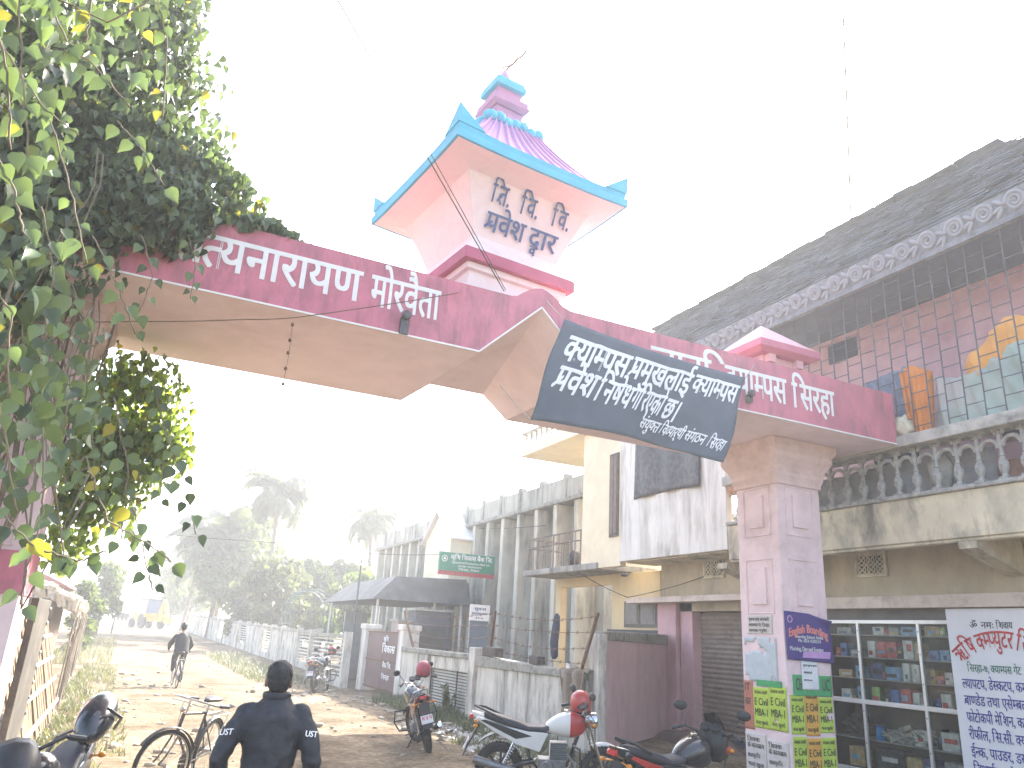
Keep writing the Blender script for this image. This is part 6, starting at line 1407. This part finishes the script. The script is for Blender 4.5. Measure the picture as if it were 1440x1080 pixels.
poster('lower orange coaching poster on the pillar front','f',9.075,9.345,.16,.71,PAP['orange'],CIV,lift=.008)
poster('lower right lime coaching poster on the pillar front','f',9.35,9.63,.17,.72,PAP['lime'],CIV)
poster('torn pale blue poster on the road side of the pillar','l',9.06,9.74,1.42,2.06,PAP['bluish'],torn=.38,lift=.01)
poster('faded handwritten sheet above the torn pale blue poster','l',9.12,9.66,2.10,2.38,PAP['pale'],[('सूचना तथा जानकारी',.08,.7,.15,.8),('क~याम~पस गेट िसरहा',.08,.4,.15,.8),('सम~पर~क गन~ुहोस~',.08,.12,.14,.7)],ink=M_INKD)
poster('left lime coaching poster on the road side of the pillar','l',9.25,9.58,.78,1.34,PAP['lime'],CIV,torn=.12,lift=.012)
poster('right lime coaching poster on the road side of the pillar','l',8.905,9.245,.78,1.38,PAP['lime'],CIV,torn=.12,lift=.014)
poster('brick red poster strip at the far edge of the pillar','l',9.585,9.79,.74,1.42,PAP['brick'],[('IT',.1,.8,.14,.6),('का',.1,.5,.14,.6)],ink=M_INKD)
poster('green paper strip above the lime posters','l',8.98,9.5,1.36,1.45,PAP['green'],lift=.018)
poster('left white handbill low on the road side of the pillar','l',9.36,9.79,.16,.70,PAP['pale'],[('िशक~षा',.1,.78,.1,.6),('के कार~यक^म',.1,.62,.11,.8),('छात^वृत~ित',.1,.38,.09,.6),('भर~ना खुला',.1,.15,.1,.75)],ink=M_INKD,lift=.008)
poster('right white handbill low on the road side of the pillar','l',8.92,9.35,.12,.66,PAP['pale'],[('िशक~षा',.1,.78,.1,.6),('के कार~यक^म',.1,.62,.11,.8),('छात^वृत~ित',.1,.38,.09,.6),('भर~ना खुला',.1,.15,.1,.75)],ink=M_INKD,lift=.011)
# ------------------------------------------------------------------ cables, poles
M_CAB=mat('black cable',(.03,.03,.03),.6)
def cable(label,pts,r=.009,sag=0,n=18,name='overhead_cable',m=None):
    P=[Vector(p) for p in pts]; pp=[]
    for i in range(len(P)-1):
        for k in range(n): t=k/n; q=P[i].lerp(P[i+1],t); q.z-=sag*4*t*(1-t); pp.append(q)
    pp.append(P[-1]); q=MB(); q.tube(pp,r,5); o=q.build(name,m or M_CAB,None,smooth='all'); return tag(o,label,'cable')
a=P3(475,0,7.2); b=Vector((3.50,7.97,5.93))
cable('thin black cable running from the picture top to the middle of the red beam',[a+(a-b)*.6,a,b],.007)
a2=P3(487,0,7.2); cable('second black cable alongside the one tied to the red beam',[a2+(a2-b)*.6,a2,b+Vector((.02,0,.02))],.005)
top=P3(1185,0,15.5); r0=Vector((11.75,9.5,10.2))
cable('thin wire rising from the slate roof ridge into the sky',[r0,P3(1190,120,14.3),top,top+(top-r0)*.4],.020)
cable('rusty barbed wire stretched from the left to the beam front',[P3(-40,452,6.6),P3(180,452,7.0),P3(345,449,7.4),P3(420,446,7.68),(2.9,7.96,5.75)],.006,.01,name='tied_wire',m=M_RUST)
o=thing('dried_garland','thin dried flower garland dangling from the wire under the beam','garland',tuple(P3(398,540,7.66)),world=True)
q=MB(); a,b=P3(412,452,7.66),P3(398,540,7.66); q.tube([a,a.lerp(b,.5)+Vector((.01,0,0)),b],.003,3)
for t in (.05,.3,.5,.75,1.): q.ell(a.lerp(b,t),.018,.018,.022,7,5)
q.build('string',M_RUST,o)
cable('service wire from the yellow balcony down to the shop lintel',[(10.55,18.2,3.7),(11.2,16.6,2.98)],.010,.05,name='service_wire'); cable('service wire from the shop lintel up to the carved ventilator',[(11.2,16.6,2.98),(11.55,14.1,3.4)],.010,.04,name='service_wire')
cable('faint cable between the bank roof and the trees',[(12.7,24.0,5.7),(13.5,40,7.6),(16,60,10)],.012,.2); cable('faint low cable crossing before the palms to the bank sign',[(10.4,27.9,4.75),(5.5,30.5,4.85),(-6,38,5.6)],.011,.15)
x,y=at(497,28); pl_=thing('iron_pole','thin dark iron pole beside the bank gate','pole',(x,y,0)); q=MB(); q.tube([(0,0,-.1),(0,0,4.5)],[.04,.03],8); q.build('shaft',M_GRILLE,pl_,smooth=True); q=MB(); q.bar((-.25,0,4.3),(.25,0,4.3),.04,.04); q.build('crossarm',M_GRILLE,pl_)
x,y=at(161,60); pl_=thing('wooden_pole','thin wooden pole above the bushes at the left of the road end','pole',(x,y,gz(x,y))); q=MB(); q.tube([(0,0,-.1),(.05,0,2.6),(-.05,0,5.2)],[.07,.06,.04],8); q.build('shaft',M_BARK,pl_,smooth=True)
# ------------------------------------------------------------------ grass, weeds, litter and stones
M_GRASS=leafmat('verge grass',(.10,.115,.05),(.18,.19,.07),.4,.4); M_GRASD=leafmat('dusty weeds',(.10,.11,.06),(.16,.18,.07),.35,.35)
def grass(name,areas,m,seed):
    R=random.Random(seed); vs=[];fs=[]
    for x0,x1,y0,y1,n,h,skew in areas:
        for i in range(n):
            u=R.random(); y=y0+(y1-y0)*R.random(); x=x0+(x1-x0)*(u**skew); 
            if noise.noise(Vector((x*1.6,y*1.1,seed)))<-.12: continue
            hh=h*R.uniform(.35,1.2); a=R.uniform(0,2*pi); d=Vector((cos(a),sin(a),0)); b=Vector((x,y,gz(x,y)-.01)); w_=Vector((-d.y,d.x,0))*R.uniform(.006,.016)
            k=len(vs); vs+=[b-w_,b+w_,b+d*hh*.3+w_*.7+Vector((0,0,hh*.6)),b+d*hh*.3-w_*.7+Vector((0,0,hh*.6)),b+d*hh*.75+Vector((0,0,hh))]; fs+=[(k,k+1,k+2,k+3),(k+3,k+2,k+4)]
    return tag(MB().add(vs,fs).build(name,m),kind='stuff')
grass('verge_grass',[(-.8,.35,11.5,20,2600,.13,2.2),(-1.0,.1,20,34,2600,.2,2.0),(-2.6,-.2,34,60,3000,.35,1.5),(-.75,-.1,7.6,11,700,.12,1.5)],M_GRASS,3)
grass('wall_weeds',[(7.45,6.5,13.2,22.3,4600,.24,1.8),(6.1,4.2,28,48,3800,.3,1.3),(7.4,5.6,11.2,14,1300,.2,1.3),(7.6,7.2,22.5,24,300,.2,1)],M_GRASD,4)
def weed(label,x,y,h,seed):
    R=random.Random(seed); o=thing('leafy_weed',label,'weed',(x,y,gz(x,y))); vs=[];fs=[]; q=MB()
    for s_ in range(6):
        a=R.uniform(0,6.3); e=Vector((cos(a)*.22*h,sin(a)*.22*h,h*R.uniform(.6,1))); q.tube([(0,0,0),tuple(e*.5+Vector((0,0,.05))),tuple(e)],.006,4)
        for k in range(26):
            p=e*R.uniform(.2,1)+rndv(R)*.10*h; u=rndv(R).normalized(); w_=u.cross(rndv(R)).normalized(); L_=.07*R.uniform(.6,1.3); b=len(vs); vs+=[p-u*L_,p+w_*L_*.4,p+u*L_,p-w_*L_*.4]; fs.append((b,b+1,b+2,b+3))
    q.build('stems',M_STEM,o); MB().add(vs,fs).build('leaves',M_GRASD,o)
weed('leafy weed growing against the slatted panel of the compound wall',7.25,18.2,.75,5); weed('small weed at the foot of the compound wall near the maroon motorcycle',7.15,20.6,.5,6); weed('young weed in the lower left corner beside the black motorcycle',-.25,8.6,.35,7)
R_=random.Random(15); q=MB()
def blob(q,x,y,r,fl=.6):
    c=Vector((x,y,gz(x,y)+r*fl*.35)); n=len(q.v); q.ell(c,r*R_.uniform(.8,1.3),r*R_.uniform(.8,1.3),r*fl,7,5)
    for i in range(n,len(q.v)): p=Vector(q.v[i]); q.v[i]=tuple(c+(p-c)*(1+.45*noise.noise(p*9)))
for i in range(420):
    x=R_.choice((R_.gauss(5.9,.55),R_.gauss(6.4,.6),R_.uniform(-.6,6.5))); y=R_.uniform(8.5,26) if R_.random()<.75 else R_.uniform(26,60)
    blob(q,x,y,R_.choice((.025,.03,.04,.05,.08)))
for i in range(120): blob(q,R_.uniform(-.4,1.6),R_.uniform(10,32),R_.choice((.02,.03,.05,.09)),.4)
tag(q.build('loose_stones',mat('dusty stone',(.30,.26,.20),.95,.35,5,.4,30),smooth='all'),kind='stuff')
q=MB()
for i in range(330):
    y=R_.uniform(11.4,16.5); x=R_.gauss(5.9+.12*(y-11),.45)
    if R_.random()<.2: x,y=R_.uniform(4.4,6.2),R_.uniform(20,45)
    s_=R_.uniform(.03,.12); z=gz(x,y)+.02+R_.random()*.05*(1 if y<15 else .3)
    vsl=[]; A_=rndv(R_).normalized(); B_=A_.cross(rndv(R_)).normalized(); c=Vector((x,y,z)); A_.z*=.35; B_.z*=.35
    k=[c-A_*s_-B_*s_*.6,c-A_*s_*.2+B_*s_*.8+Vector((0,0,.02)),c+A_*s_+B_*s_*.5,c+A_*s_*.3-B_*s_*.7+Vector((0,0,.03))]; q.add(k,[(0,1,2),(0,2,3)])
tag(q.build('litter',[mat('pale litter',(.55,.53,.48),.8,.5,4)]),kind='stuff')
q=MB(); 
def heap(u,v): a=2*pi*u; r=.9*v; x=10.9+r*cos(a)*.55; y=13.6+r*sin(a)*1.6; return Vector((x,y,.30*(1-v*v)*(1+.5*noise.noise(Vector((x*3,y*3,2))))-.02))
q.sheet(40,12,heap); tag(q.build('mud_heap',mat('dark mud',(.13,.09,.075),.95,.3,4,.6,12),smooth='all'),'low heap of dark mud in front of the roller shutter','heap')
# ------------------------------------------------------------------ dusty air
hz=MB(); hz.box(-200,330,-60,330,-1.6,40); hz=hz.build('haze',None); hz.data.materials.clear()
hm=bpy.data.materials.new('dusty air'); hm.use_nodes=True; hn=hm.node_tree; 
for n_ in list(hn.nodes):
    if n_.type!='OUTPUT_MATERIAL': hn.nodes.remove(n_)
pv=hn.nodes.new('ShaderNodeVolumePrincipled'); pv.inputs['Color'].default_value=(.94,.97,1,1); pv.inputs['Density'].default_value=HAZE_DENSITY; pv.inputs['Anisotropy'].default_value=.4
hn.links.new(pv.outputs[0],[n_ for n_ in hn.nodes if n_.type=='OUTPUT_MATERIAL'][0].inputs['Volume'])
hz.data.materials.append(hm); tag(hz,kind='stuff')
